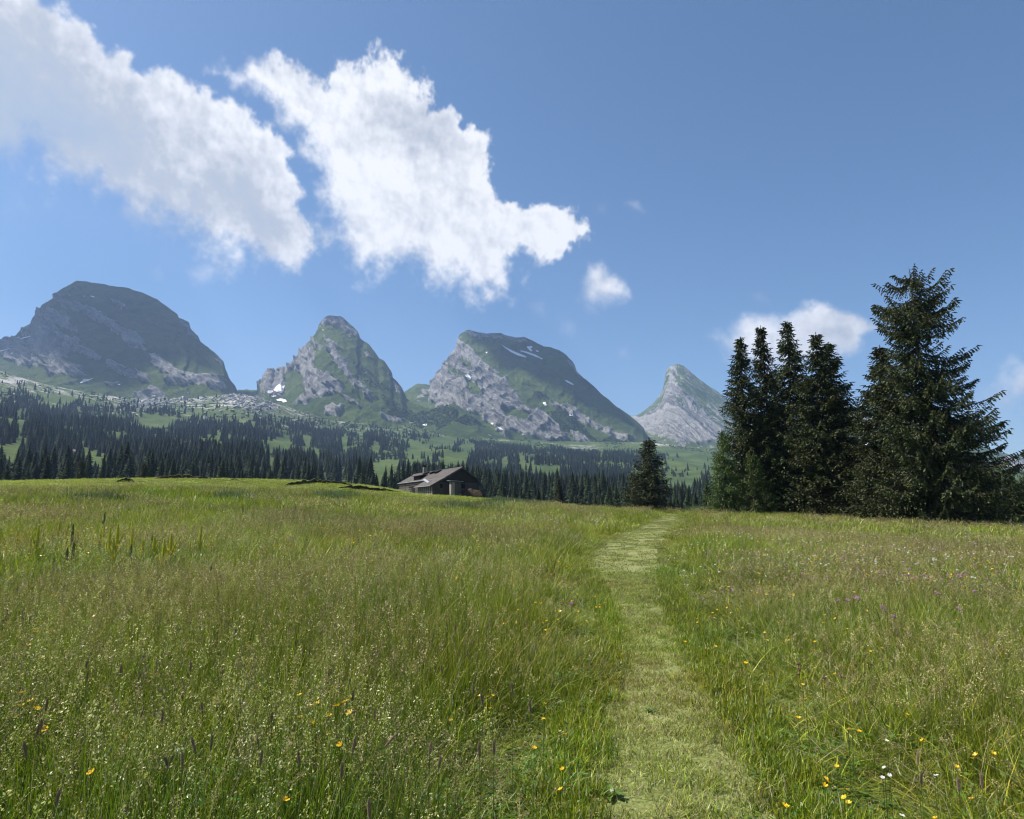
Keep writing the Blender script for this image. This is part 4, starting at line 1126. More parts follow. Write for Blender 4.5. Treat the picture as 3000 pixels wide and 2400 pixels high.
# ---------------- mountain pine scrub and boulders
def blob_mesh(name, seed, n, w, mat, color, flat=.6):
    r = np.random.default_rng(seed)
    d = r.normal(0, 1, (n, 3)); d[:, 2] = np.abs(d[:, 2]) * flat; d /= np.linalg.norm(d, axis=1, keepdims=True)
    P = d * r.uniform(.55, 1.0, (n, 1)) * np.array([1, 1, .75])
    a = np.cross(d, r.normal(0, 1, (n, 3))); a /= np.linalg.norm(a, axis=1, keepdims=True); b = np.cross(d, a)
    a = a * w * r.uniform(.6, 1.3, (n, 1)) + d * w * .3; b = b * w * r.uniform(.6, 1.3, (n, 1))
    V = np.stack([P - a, P - b, P + a, P + b], 1).reshape(-1, 3)
    C = np.repeat(np.array(color) * r.uniform(.5, 1.5, (n, 1)), 4, 0)
    return mesh_np(name, V, np.arange(4 * n).reshape(-1, 4), {'col': C}, [mat])
bl = [blob_mesh('scrub', 200 + i, 130, .24, MAT_FAR, (.040, .062, .022)) for i in range(4)]
pts = []; sc = []
r = np.random.default_rng(15)
n = 42000
a_ = np.radians(r.uniform(-40, 40, n)); D_s = r.uniform(800, 3000, n)
xs = np.sin(a_) * D_s; ys = np.cos(a_) * D_s; zs = ground(xs, ys)
pxs, pys = project(np.stack([xs, ys, zs], -1))
tD_ = np.interp(a_, _ta, _tD)
den = fbm(xs / 130, ys / 130, oct=4, seed=18)
kk = (den > -.02) & (D_s < tD_) & (clearing(pxs, pys) < .1) & (pxs > -50) & (pxs < 3050) & (r.random(n) < .30 + .5 * sst(650, 1000, pxs))
pts.append(np.stack([xs[kk], ys[kk], zs[kk]], -1)); sc.append(r.uniform(1.6, 4.2, kk.sum()))
# scrub on the green flanks, sampled on the mountain meshes themselves
def on_mountain(mo, polys, n, seed):
    me = mo.data; nv = len(me.vertices); co = np.empty(nv * 3, np.float32); me.vertices.foreach_get('co', co); co = co.reshape(-1, 3)
    rk = np.empty(nv, np.float32); me.attributes['rock'].data.foreach_get('value', rk)
    qx, qy = project(co)
    ins = np.zeros(nv, bool)
    for pl in polys: ins |= poly_sdf(qx, qy, pl) > 0
    ins &= rk < .38
    idx = np.where(ins)[0]
    rr = np.random.default_rng(seed)
    idx = rr.choice(idx, min(n, len(idx)), replace=False)
    q = co[idx] + rr.normal(0, 4, (len(idx), 3)) * np.array([1, 1, 0]); q[:, 2] -= 1.0
    return q
for mo, pl, n in [(mt2, [z2([(900,450),(1000,520),(1150,650),(1280,780),(1400,850),(1500,900),(1700,850),(1800,860),(2050,1040),(1900,1080),(1500,1050),(1200,930),(1050,760)])], 3600),
                  (mt3, [z3([(850,480),(1000,580),(1200,700),(1350,760),(1500,830),(1560,880),(1300,860),(1100,760),(950,640)]), z3([(1000,690),(1120,760),(1100,800),(1020,740)])], 2200),
                  (mt2, [z2([(780,340),(900,480),(820,420)])], 200)]:
    q = on_mountain(mo, pl, n, 9)
    den = fbm(q[:, 0] / 90, q[:, 2] / 90, oct=3, seed=44)
    q = q[den > -.12]
    pts.append(q); sc.append(np.random.default_rng(3).uniform(2.0, 5.5, len(q)))
pts = np.concatenate(pts); sc = np.concatenate(sc)
scatter('scrub', pts, np.stack([np.zeros(len(pts)), np.zeros(len(pts)), r.uniform(0, 6.28, len(pts))], -1), sc, r.integers(0, 4, len(pts)), bl, 'low mountain pine scrub dotting the green slopes')

m, t = new_mat('limestone')
pos = t.node('ShaderNodeTexCoord').outputs['Object']
n1 = t.noise(1.4, pos, 5, .7)
finish(t, bsdf(t, t.ramp(n1, [(.3, (.16, .16, .15)), (.7, (.42, .41, .39))]), .95, .1, bump(t, n1, .3)))
MAT_STONE = m
def rock_mesh(seed, mat=None, sub=2, rough=.35):
    import bmesh
    bm = bmesh.new(); bmesh.ops.create_icosphere(bm, subdivisions=sub, radius=1)
    co = np.array([v.co[:] for v in bm.verts])
    rr = np.random.default_rng(seed)
    for _ in range(7):  # planar cuts give broken faces
        nn = rr.normal(0, 1, 3); nn /= np.linalg.norm(nn); h = rr.uniform(.45, .85)
        over = co @ nn - h; co = co - np.maximum(over, 0)[:, None] * nn
    co = co * (1 + rough * .3 * fbm(co[:, 0] * 2, co[:, 1] * 2, co[:, 2] * 2, oct=3, seed=seed)[:, None])
    for v, c in zip(bm.verts, co): v.co = c
    me = bpy.data.meshes.new('boulder'); bm.to_mesh(me); bm.free(); me.materials.append(mat or MAT_STONE); return me
rocks = [rock_mesh(300 + i) for i in range(6)]
r = np.random.default_rng(25)
BR = [((700,1165),42,16),((560,1160),90,22),((480,1150),50,18),((430,1182),55,12),((760,1185),50,16)]
rp = []
for (cx, cyy), rx, ry in BR:
    for _ in range(420):
        rp.append((cx + r.normal() * rx * .7, cyy + r.normal() * ry * .7))
rp = np.array(rp)
def hill_hit(px, py, d0=500, d1=2300):
    x, y, z = ray(px, py); k = 1 / np.hypot(x, y)
    ds = np.linspace(d0, d1, 240)
    X = (x * k)[:, None] * ds; Y = (y * k)[:, None] * ds; Z = EYE + (z * k)[:, None] * ds
    Gd = ground(X, Y)
    hit = (Z < Gd); i = hit.argmax(1); okk = hit.any(1)
    j = np.arange(len(i)); return np.stack([X[j, i], Y[j, i], Gd[j, i]], -1), okk
hp, okk = hill_hit(rp[:, 0], rp[:, 1]); hp = hp[okk]
szs = np.exp(r.normal(0, .55, len(hp))) * 2.3
scatter('boulder_field', hp, r.uniform(-.5, .5, (len(hp), 3)) + np.stack([np.zeros(len(hp)), np.zeros(len(hp)), r.uniform(0, 6, len(hp))], -1),
        np.stack([szs, szs, szs * .75], -1), r.integers(0, 6, len(hp)), rocks, 'pale limestone rubble spilled at the foot of the domed peak')
for i, (px, py, s, lab) in enumerate([(513,1121,13,'large pale slab shaped boulder under the cliff of the domed peak'),(492,1122,9,'smaller pale boulder left of the large slab under the cliff'),(456,1179,9,'pale boulder in the rubble under the middle of the domed peak'),
        (553,1197,9,'dark grey boulder near the top of the rubble slope'),(587,1161,7,'pale grey boulder in the green part of the rubble slope'),(648,1203,8,'pale boulder low on the rubble slope'),(720,1196,12,'biggest grey boulder of the rubble left of the rock towers'),
        (600,1222,9,'grey boulder at the upper forest edge below the rubble'),(524,1144,6,'small pale boulder below the large slab'),(690,1192,8,'grey boulder left of the biggest one in the rubble'),(662,1172,7,'pale boulder high on the rubble right of the domed peak'),(757,1206,7,'grey boulder in the rubble nearest the rock towers')]):
    q, k_ = hill_hit(np.array([px]), np.array([py + 4]))
    if not k_[0]: continue
    o = link('boulder', rocks[i % 6], None, q[0]); o.scale = (s * .9, s * .8, s * .62); o.rotation_euler = (.2, .1, i * 1.7)
    tag(o, lab, 'boulder', 'boulders on the rubble slope')

# ------------------------------------------------------------------ the alpine hut
def wood_mat(name, a, b, scale=4.0, shingle=False, axis='z'):
    m, t = new_mat(name)
    pos = t.node('ShaderNodeTexCoord').outputs['Object']
    sc_ = {'z': (6, 6, .35), 'x': (.35, 6, 6)}[axis] if not shingle else (3.2, 3.2, 3.2)
    n = t.noise(scale, t.node('ShaderNodeMapping', {'Vector': pos, 'Scale': sc_}).outputs[0], 5, .7)
    n2 = t.noise(.7, pos, 4, .6)
    c = t.mix(t.ramp(n, [(.3, 0), (.7, 1)]), a, b)
    c = t.mix(t.ramp(n2, [(.45, 0), (.75, .5)]), c, (a[0] * .6, a[1] * .6, a[2] * .6))
    finish(t, bsdf(t, c, .9, .15, bump(t, n, .03)))
    return m
MAT_WALL = wood_mat('weathered_boards', (.040, .033, .027), (.125, .108, .092))
MAT_WALLD = wood_mat('dark_shingle_wall', (.020, .017, .015), (.050, .042, .036), shingle=True)
MAT_ROOF = wood_mat('shingle_roof', (.075, .066, .062), (.155, .140, .130), 5, shingle=True)
MAT_BOARD = wood_mat('pale_boards', (.16, .14, .12), (.36, .33, .29))
m, t = new_mat('dark_opening'); finish(t, bsdf(t, (.012, .011, .010), .8)); MAT_DARK = m
m, t = new_mat('zinc_sheet'); n = t.noise(3, t.node('ShaderNodeTexCoord').outputs['Object'], 4)
finish(t, bsdf(t, t.mix(n, (.20, .215, .24), (.33, .345, .38)), .45, .5)); MAT_ZINC = m
m, t = new_mat('plaster'); n = t.noise(2, t.node('ShaderNodeTexCoord').outputs['Object'], 5, .7)
finish(t, bsdf(t, t.mix(n, (.14, .13, .12), (.27, .25, .23)), .9, .1)); MAT_PLASTER = m

# local axes: k runs along the ridge away from the camera, a runs left (sunny side) from the ridge
RA = np.array([-9.4, 130.0]); RD = np.array([-.44, .898]); RN = np.array([-.898, -.44])
hut = empty('alpine_hut', (0, 0, 0))
tag(hut, 'long weathered wooden alpine hut with a shingle roof and one chimney on the meadow crest', 'hut')
def HP(k, a, z): return (RA[0] + RD[0] * k + RN[0] * a, RA[1] + RD[1] * k + RN[1] * a, z)
gb = min(gz(*HP(0, 0, 0)[:2]), gz(*HP(0, 6, 0)[:2]), gz(*HP(28, 0, 0)[:2])) - .3
zR = 9.95; KL = 29.5
def roof_z(a): return zR - (.565 * a if a >= 0 else .69 * -a)
def hexa(mb, pts8): mb.add(pts8, [(0,3,2,1),(4,5,6,7),(0,1,5,4),(1,2,6,5),(2,3,7,6),(3,0,4,7)])
# walls
w = MB()
def wall(mb, k0, a0, k1, a1, z0, zt0, zt1, th=.12, inward=(0, 0)):
    dk, da = inward
    hexa(mb, [HP(k0, a0, z0), HP(k1, a1, z0), HP(k1 + dk * th, a1 + da * th, z0), HP(k0 + dk * th, a0 + da * th, z0),
              HP(k0, a0, zt0), HP(k1, a1, zt1), HP(k1 + dk * th, a1 + da * th, zt1), HP(k0 + dk * th, a0 + da * th, zt0)])
AL, AR, AM = 5.7, -3.3, 3.5
sill = 7.05
def gable_piece(mb, a0, a1, z0, k=.35):
    wall(mb, k, a0, k, a1, z0, roof_z(a0) - .12, roof_z(a1) - .12, inward=(1, 0))
lower = MB()   # board-clad lower storey, with two openings left open
for a0, a1 in [(AL, 4.45), (3.75, .25), (-.75, AR)]:
    wall(lower, .35, a0, .35, a1, gb, min(sill, roof_z(a0) - .15), min(sill, roof_z(a1) - .15), inward=(1, 0))
for a0, a1 in [(4.45, 3.75), (.25, -.75)]:
    wall(lower, .35, a0, .35, a1, gb, 5.95, 5.95, inward=(1, 0)); 
    wall(lower, .35, a0, .35, a1, 6.75, sill, sill, inward=(1, 0))
lower.build('gable_wall', MAT_WALL, hut)
up = MB()
apts = [4.9, 0.0, AR]
for a0, a1 in [(4.9, 0.0), (0.0, AR)]:
    wall(up, .31, a0, .31, a1, sill - .05, roof_z(a0) - .12, roof_z(a1) - .12, inward=(1, 0))
tag(up.build('upper_gable_wall', MAT_WALLD, hut), 'dark shingled upper gable')
for a0, a1, lab in [(4.45, 3.75, 'left window opening'), (.25, -.75, 'right window opening')]:
    wd = MB(); wall(wd, .42, a0, .42, a1, 5.95, 6.75, 6.75, th=.05, inward=(1, 0)); wo_ = wd.build('window', MAT_DARK, hut); tag(wo_, lab)
    fr = MB()
    for c in (a0, a1): wall(fr, .30, c + .05, .30, c - .05, 5.9, 6.8, 6.8, th=.05, inward=(1, 0))
    fr_ = fr.build('frame', MAT_WALL, wo_)
side = MB(); wall(side, .35, AL, 9.2, AL, gb, roof_z(AL) - .12, roof_z(AL) - .12, inward=(0, -1)); tag(side.build('side_wall', MAT_BOARD, hut), 'sunlit pale board wall under the low left eave')
side = MB(); wall(side, 9.2, AM, KL - .3, AM, gb, roof_z(AM) - .12, roof_z(AM) - .12, inward=(0, -1)); wall(side, 9.2, AL, 9.2, AM, gb, roof_z(AL) - .12, roof_z(AM) - .12, inward=(-1, 0)); side.build('side_wall', MAT_WALL, hut)
side = MB(); wall(side, .35, AR, KL - .3, AR, gb, roof_z(AR) - .12, roof_z(AR) - .12, inward=(0, 1)); side.build('side_wall', MAT_WALL, hut)
side = MB(); wall(side, KL - .3, AM, KL - .3, 0, gb, roof_z(AM) - .12, roof_z(0) - .12, inward=(-1, 0)); wall(side, KL - .3, 0, KL - .3, AR, gb, roof_z(0) - .12, roof_z(AR) - .12, inward=(-1, 0)); side.build('rear_wall', MAT_WALL, hut)
# vertical boards with gaps, wide enough to read on the sunny side
for i in range(22):
    k0 = .42 + i * .40; bd = MB(); dz = random.uniform(0, .12)
    hexa(bd, [HP(k0, AL + .035, gb), HP(k0 + .34, AL + .035, gb), HP(k0 + .34, AL, gb), HP(k0, AL, gb), HP(k0, AL + .035, roof_z(AL) - .2 - dz), HP(k0 + .34, AL + .035, roof_z(AL) - .2 - dz), HP(k0 + .34, AL, roof_z(AL) - .2), HP(k0, AL, roof_z(AL) - .2)])
    bd.build('board', MAT_BOARD if i % 3 else MAT_WALL, hut)
for i in range(20):
    a0 = AL - .05 - i * .45
    if 3.7 < a0 < 4.5 or -.8 < a0 < .3: continue
    bd = MB(); hexa(bd, [HP(.35, a0, gb), HP(.35, a0 - .07, gb), HP(.31, a0 - .07, gb), HP(.31, a0, gb), HP(.35, a0, min(sill, roof_z(a0) - .2)), HP(.35, a0 - .07, min(sill, roof_z(a0) - .2)), HP(.31, a0 - .07, min(sill, roof_z(a0) - .2)), HP(.31, a0, min(sill, roof_z(a0) - .2))])
    bd.build('cover_strip', MAT_WALL, hut)
# roof: courses of shingles as overlapping boards
def roof_plane(name, k0, k1, a_in, a_out, step=.42):
    root = link(name, MB().slab([HP(k0, a_in, roof_z(a_in)), HP(k1, a_in, roof_z(a_in)), HP(k1, a_out, roof_z(a_out)), HP(k0, a_out, roof_z(a_out))], -.10 if a_out < 0 else .10).mesh(name, MAT_ROOF), hut)
    n = int(abs(a_out - a_in) / step); mb = MB(); sg = 1 if a_out > 0 else -1
    for i in range(n):
        b0 = a_in + sg * i * step; b1 = b0 + sg * (step + .03)
        kk_ = np.linspace(k0, k1, max(2, int((k1 - k0) / 3.5)))
        for q0, q1 in zip(kk_[:-1], kk_[1:]):
            j = random.uniform(0, .03)
            z0_, z1_ = roof_z(b0) + .012, roof_z(b1) + .055 + j
            hexa(mb, [HP(q0, b0, z0_ - .01), HP(q1, b0, z0_ - .01), HP(q1, b1, z1_ - .06), HP(q0, b1, z1_ - .06), HP(q0, b0, z0_), HP(q1, b0, z0_), HP(q1, b1, z1_), HP(q0, b1, z1_)])
    sh = mb.build('shingle_courses', MAT_ROOF, root); tag(sh, kind='stuff')
    return root
ra = roof_plane('roof', 0, KL, 0, 3.75)
roof_plane('roof', 0, 9.6, 3.78, 6.35)
roof_plane('roof', 0, KL, 0, -3.75)
rc = MB()
for k in np.arange(0, KL, 2.0): rc.add(*[[HP(k, .16, zR - .02), HP(k, 0, zR + .12), HP(k, -.16, zR - .02), HP(k + 1.97, .16, zR - .02), HP(k + 1.97, 0, zR + .12), HP(k + 1.97, -.16, zR - .02)], [(0, 1, 2), (5, 4, 3), (0, 3, 4, 1), (1, 4, 5, 2), (2, 5, 3, 0)]])
rc.build('ridge_cap', MAT_ROOF, hut)
bb = MB()
for a0, a1 in [(0, 6.35), (0, -3.75)]:
    hexa(bb, [HP(-.05, a0, roof_z(a0) - .28), HP(-.05, a1, roof_z(a1) - .28), HP(.02, a1, roof_z(a1) - .28), HP(.02, a0, roof_z(a0) - .28), HP(-.05, a0, roof_z(a0) - .02), HP(-.05, a1, roof_z(a1) - .02), HP(.02, a1, roof_z(a1) - .02), HP(.02, a0, roof_z(a0) - .02)])
bb.build('barge_board', MAT_WALL, hut)
fl = MB(); fl.slab([HP(4.5, 5.0, roof_z(5.0) + .12), HP(12.5, 3.2, roof_z(3.2) + .12), HP(12.8, 3.6, roof_z(3.6) + .12), HP(4.6, 5.35, roof_z(5.35) + .12)], .04)
tag(fl.build('flashing', MAT_ZINC, hut), 'pale metal flashing strip across the roof')
gt = MB(); gt.tube([HP(0, 6.42, roof_z(6.35) - .05), HP(9.6, 6.42, roof_z(6.35) - .05)], .07, 6); gt.build('gutter', MAT_ZINC, hut)
gt = MB(); gt.tube([HP(9.7, 3.85, roof_z(3.75) - .05), HP(KL, 3.85, roof_z(3.75) - .05)], .07, 6); gt.build('gutter', MAT_ZINC, hut)
# chimney
kc, ac = 20.6, .55
ch = MB(); hexa(ch, [HP(kc - .32, ac + .32, zR - .8), HP(kc + .32, ac + .32, zR - .8), HP(kc + .32, ac - .32, zR - .8), HP(kc - .32, ac - .32, zR - .8), HP(kc - .3, ac + .3, zR + 1.15), HP(kc + .3, ac + .3, zR + 1.15), HP(kc + .3, ac - .3, zR + 1.15), HP(kc - .3, ac - .3, zR + 1.15)])
cho = ch.build('chimney', MAT_PLASTER, hut)
cc = MB()
for da in (-.3, .24):
    for dk in (-.3, .24): hexa(cc, [HP(kc + dk, ac + da + .06, zR + 1.15), HP(kc + dk + .06, ac + da + .06, zR + 1.15), HP(kc + dk + .06, ac + da, zR + 1.15), HP(kc + dk, ac + da, zR + 1.15), HP(kc + dk, ac + da + .06, zR + 1.6), HP(kc + dk + .06, ac + da + .06, zR + 1.6), HP(kc + dk + .06, ac + da, zR + 1.6), HP(kc + dk, ac + da, zR + 1.6)])
hexa(cc, [HP(kc - .44, ac + .44, zR + 1.6), HP(kc + .44, ac + .44, zR + 1.6), HP(kc + .44, ac - .44, zR + 1.6), HP(kc - .44, ac - .44, zR + 1.6), HP(kc - .44, ac + .44, zR + 1.72), HP(kc + .44, ac + .44, zR + 1.72), HP(kc + .44, ac - .44, zR + 1.72), HP(kc - .44, ac - .44, zR + 1.72)])
cc.build('chimney_cap', MAT_DARK, cho)
cf = MB(); hexa(cf, [HP(kc - .22, ac + .22, zR + 1.15), HP(kc + .22, ac + .22, zR + 1.15), HP(kc + .22, ac - .22, zR + 1.15), HP(kc - .22, ac - .22, zR + 1.15), HP(kc - .2, ac + .2, zR + 1.5), HP(kc + .2, ac + .2, zR + 1.5), HP(kc + .2, ac - .2, zR + 1.5), HP(kc - .2, ac - .2, zR + 1.5)]); cf.build('flue', MAT_DARK, cho)
# three dark roof hatches near the ridge
for kk_ in (18.0, 13.6, 10.6):
    hb = MB()
    a0, a1 = .35, 1.35
    hexa(hb, [HP(kk_, a1, roof_z(a1) + .06), HP(kk_ + 1.5, a1, roof_z(a1) + .06), HP(kk_ + 1.5, a0, roof_z(a0) + .06), HP(kk_, a0, roof_z(a0) + .06), HP(kk_, a1, roof_z(a1) + .42), HP(kk_ + 1.5, a1, roof_z(a1) + .42), HP(kk_ + 1.5, a0, roof_z(a0) + .30), HP(kk_, a0, roof_z(a0) + .30)])
    hh = hb.build('roof_hatch', MAT_DARK, hut)
    lid = MB(); lid.slab([HP(kk_ - .1, a1 + .15, roof_z(a1) + .44), HP(kk_ + 1.6, a1 + .15, roof_z(a1) + .44), HP(kk_ + 1.6, a0 - .1, roof_z(a0) + .34), HP(kk_ - .1, a0 - .1, roof_z(a0) + .34)], -.05)
    lid.build('hatch_lid', MAT_WALLD, hh)
# dormer on the rear part
kd0, kd1 = 15.5, 19.5
dm = MB(); hexa(dm, [HP(kd0, 3.3, roof_z(3.3)), HP(kd1, 3.3, roof_z(3.3)), HP(kd1, 2.0, roof_z(2.0)), HP(kd0, 2.0, roof_z(2.0)), HP(kd0, 3.3, roof_z(3.3) + .95), HP(kd1, 3.3, roof_z(3.3) + .95), HP(kd1, 2.0, roof_z(2.0) + .35), HP(kd0, 2.0, roof_z(2.0) + .35)])
dmo = dm.build('dormer', MAT_DARK, hut)
dl_ = MB(); dl_.slab([HP(kd0 - .3, 3.75, roof_z(3.3) + .93), HP(kd1 + .3, 3.75, roof_z(3.3) + .93), HP(kd1 + .3, 1.5, roof_z(1.5) + .25), HP(kd0 - .3, 1.5, roof_z(1.5) + .25)], -.09); dl_.build('dormer_roof', MAT_ROOF, dmo)
# front porch: door, pale panel, yellow sign board
for k0, k1, z0, z1, nm, mt in [(10.2, 11.3, gb, 6.75, 'door', MAT_DARK), (12.2, 14.0, 5.4, 6.8, 'window', MAT_BOARD), (14.6, 15.5, 5.6, 6.6, 'window', MAT_DARK), (18, 22, 5.2, 6.9, 'wall_panel', MAT_DARK)]:
    q = MB(); hexa(q, [HP(k0, AM + .06, z0), HP(k1, AM + .06, z0), HP(k1, AM, z0), HP(k0, AM, z0), HP(k0, AM + .06, z1), HP(k1, AM + .06, z1), HP(k1, AM, z1), HP(k0, AM, z1)]); q.build(nm, mt, hut)

# small board shed in front of the gable
sx0 = np.array(ground_at(1336, 1452, 0, 60, 127)); A0 = at(1322, 1452, 126.5); A1 = at(1351, 1452, 127.2)
shed = empty('shed', (0, 0, 0)); tag(shed, 'narrow upright board shed with a pale metal lid roof in front of the hut gable', 'shed')
gzs = gz(*A0[:2]) - .3; ztop = float(at(1336, 1411, 127)[2])
dirx = np.array([.95, .12]); diry = np.array([-.30, .95])
def SP(u, v, z): return (A0[0] + dirx[0] * u + diry[0] * v, A0[1] + dirx[1] * u + diry[1] * v, z)
WS = float(np.linalg.norm(A1[:2] - A0[:2]))
for nm, quad, mt in [('front_wall', [(0, 0), (WS, 0), (WS, .08), (0, .08)], MAT_WALL), ('side_wall', [(0, .08), (.08, .08), (.08, 2), (0, 2)], MAT_BOARD), ('side_wall', [(WS - .08, .08), (WS, .08), (WS, 2), (WS - .08, 2)], MAT_WALL), ('back_wall', [(.08, 1.92), (WS - .08, 1.92), (WS - .08, 2), (.08, 2)], MAT_WALL)]:
    q = MB(); hexa(q, [SP(u, v, gzs) for u, v in quad] + [SP(u, v, ztop) for u, v in quad]); q.build(nm, mt, shed)
for i in range(3):
    q = MB(); u = .12 + i * .62; hexa(q, [SP(u, -.04, gzs), SP(u + .5, -.04, gzs), SP(u + .5, 0, gzs), SP(u, 0, gzs), SP(u, -.04, ztop - .1), SP(u + .5, -.04, ztop - .1), SP(u + .5, 0, ztop - .1), SP(u, 0, ztop - .1)]); q.build('board', MAT_WALL if i else MAT_BOARD, shed)
q = MB(); q.slab([SP(-.45, -.35, ztop + .22), SP(WS + .35, -.35, ztop + .02), SP(WS + .35, 2.3, ztop + .02), SP(-.45, 2.3, ztop + .22)], .07); q.build('roof', MAT_ZINC, shed)

# brown manure heap
m, t = new_mat('manure'); pos = t.node('ShaderNodeTexCoord').outputs['Object']; n = t.noise(4, pos, 6, .75)
finish(t, bsdf(t, t.ramp(n, [(.3, (.028, .020, .013)), (.7, (.095, .070, .047))]), .95, .1, bump(t, n, .3))); MAT_DUNG = m
L_ = at(1343, 1451, 127.4); R__ = at(1419, 1452, 127.4); gh = gz(*((L_ + R__) / 2)[:2])
u = np.linspace(0, 1, 60); v = np.linspace(0, 1, 34)
U, V_ = np.meshgrid(u, v, indexing='ij')
wl = np.linalg.norm(R__ - L_)
hx = L_[0] + (R__[0] - L_[0]) * U; hy = L_[1] + (V_ - .3) * 2.8
prof = np.clip(np.sin(np.clip(U * 1.06, 0, 1) * math.pi), 0, 1) ** .3 * np.clip(np.sin(V_ * math.pi), 0, 1) ** .45
zz = gh + .1 + 1.75 * prof * (1 + .16 * fbm(hx * 1.3, hy * 1.3, oct=4, seed=3))
o = link('manure_heap', mesh_np('manure_heap', np.stack([hx + fbm(hx * 2, zz * 2, oct=2, seed=7) * .15, hy, zz], -1).reshape(-1, 3), grid_faces(60, 34)[:, ::-1] * 1, None, [MAT_DUNG], smooth=True))
tag(o, 'lumpy brown manure heap against the right side of the hut gable', 'manure heap')

# benches and railings on the porch side
def rail(px0, px1, py0, D, label, nrail, mat, name='railing', cat='railing', hgt=1.0):
    A = at(px0, py0, D); B = at(px1, py0, D - 1.0); root = empty(name, (float(A[0]), float(A[1]), gz(A[0], A[1])))
    tag(root, label, cat)
    n = max(2, int(np.linalg.norm(B[:2] - A[:2]) / 1.2) + 1)
    Lc = lambda f, z: (float((B[0] - A[0]) * f), float((B[1] - A[1]) * f), z)
    for i in range(n):
        q = MB(); x, y, _ = Lc(i / (n - 1), 0); q.box(x - .05, x + .05, y - .05, y + .05, -.3, hgt); q.build('post', mat, root)
    for j in range(nrail):
        z = hgt * (.98 - j * .33); q = MB(); q.slab([Lc(-.02, z), Lc(1.02, z), Lc(1.02, z - .14), Lc(-.02, z - .14)], .04); q.build('rail', mat, root)
rail(1166, 1188, 1440, 139, 'pale plank railing left of the hut porch', 2, MAT_BOARD, hgt=1.0)
rail(1188, 1206, 1441, 134, 'tan slatted fence panel before the hut porch', 3, MAT_BOARD, 'fence', 'fence', 1.1)
# fence post beyond the heap and a few more along the wire
fr = []
for i, (px, py, D, lab) in enumerate([(1487, 1469, 100, 'leaning grey fence post on the skyline right of the manure heap'), (1455, 1464, 104, 'thin fence post between manure heap and the leaning one')]):
    p = at(px, py, D); g = gz(p[0], p[1]); q = MB(); q.tube([(0, 0, -.3), (.03 * i, 0, .6), (.05, 0, 1.15 - .2 * i)], [.07, .065, .06], 7)
    o = q.build('fence_post', MAT_BOARD); o.location = (p[0], p[1], g); tag(o, lab, 'fence post', 'fence posts near the hut')

# far little hut in the left clearing
hp_, _ = hill_hit(np.array([205.]), np.array([1336.]), 235, 2000)
c = hp_[0]; s_ = np.hypot(c[0], c[1]) / 2000 * 26 / 8.0
fh = empty('far_hut', tuple(c), .5); fh.scale = (s_, s_, s_); tag(fh, 'tiny far hut with a pinkish roof among the left forest spruces', 'hut')
q = MB(); q.box(-4, 4, -2.6, 2.6, -2, 2.2); q.build('wall', MAT_WALLD, fh)
q = MB(); q.slab([(-4.5, -3.2, 2.0), (4.5, -3.2, 2.0), (4.5, 0, 4.2), (-4.5, 0, 4.2)], .15); q.slab([(4.5, 3.2, 2.0), (-4.5, 3.2, 2.0), (-4.5, 0, 4.2), (4.5, 0, 4.2)], .15)
m, t = new_mat('rusty_roof'); finish(t, bsdf(t, (.24, .16, .16), .7)); q.build('roof', m, fh)
q = MB(); q.add([(-4.02, -2.6, 2.2), (-4.02, 2.6, 2.2), (-4.02, 0, 4.05), (-3.9, -2.6, 2.2), (-3.9, 2.6, 2.2), (-3.9, 0, 4.05)], [(0, 2, 1), (3, 4, 5), (0, 1, 4, 3), (1, 2, 5, 4), (2, 0, 3, 5)]); q.build('gable', MAT_WALLD, fh)

# dark bare earth banks where the turf has slipped
m, t = new_mat('bare_earth'); pos = t.node('ShaderNodeTexCoord').outputs['Object']; n = t.noise(1.5, pos, 6, .75)
finish(t, bsdf(t, t.ramp(n, [(.3, (.018, .013, .008)), (.7, (.10, .075, .045))]), .95, .1, bump(t, n, .2))); MAT_EARTH = m
def bank(pts, label, D0=118, hh=.55):
    """turf step: a dark undercut lip following the slope"""
    nn = 70
    pp = np.array(pts, float); px = np.linspace(pp[0, 0], pp[-1, 0], nn); py = np.interp(px, pp[:, 0], pp[:, 1]); th = np.interp(px, pp[:, 0], pp[:, 2])
    P = np.array([ground_at(a, b + t_ * .5, 0, 60, 128) for a, b, t_ in zip(px, py, th)])
    rows = []
    Dd = np.hypot(P[:, 0], P[:, 1]); m_ = th / 2000 * Dd * 1.7
    m_ = m_ * (1 + .5 * fbm(px / 9, px * 0, oct=3, seed=int(pp[0, 0])))
    for f, fwd, up_ in [(0, -.25, -.25), (0, -.12, .0), (0, .0, .55), (0, -.10, .95), (0, .35, 1.05), (0, .9, .7), (0, 1.3, -.5)]:
        jit = fbm(px / 6, px * 0 + fwd * 9, oct=2, seed=5) * .15
        q = P.copy(); u_ = P[:, :2] / Dd[:, None]; q[:, :2] += u_ * ((fwd + jit) * 1.2)[:, None] if np.ndim(jit) else 0
        q[:, 2] = P[:, 2] + m_ * up_
        rows.append(q)
    G_ = np.stack(rows, 1)
    root = empty('earth_bank', tuple(P[nn // 2])); tag(root, label, 'earth bank', 'slipped turf edges on the meadow knoll')
    G_ = G_ - P[nn // 2]
    fcs = grid_faces(nn, len(rows))[:, ::-1]
    link('bare_soil', mesh_np('bare_soil', G_[:, :4].reshape(-1, 3), grid_faces(nn, 4)[:, ::-1], None, [MAT_EARTH], smooth=True), root)
    link('turf_lip', mesh_np('turf_lip', G_[:, 3:].reshape(-1, 3), grid_faces(nn, 4)[:, ::-1], None, [MAT_MEADOW], smooth=True), root)
bank([(452,1404,1),(470,1402,6),(500,1401,7),(560,1401,6),(620,1404,2)], 'dark undercut earth bank on the left skyline')
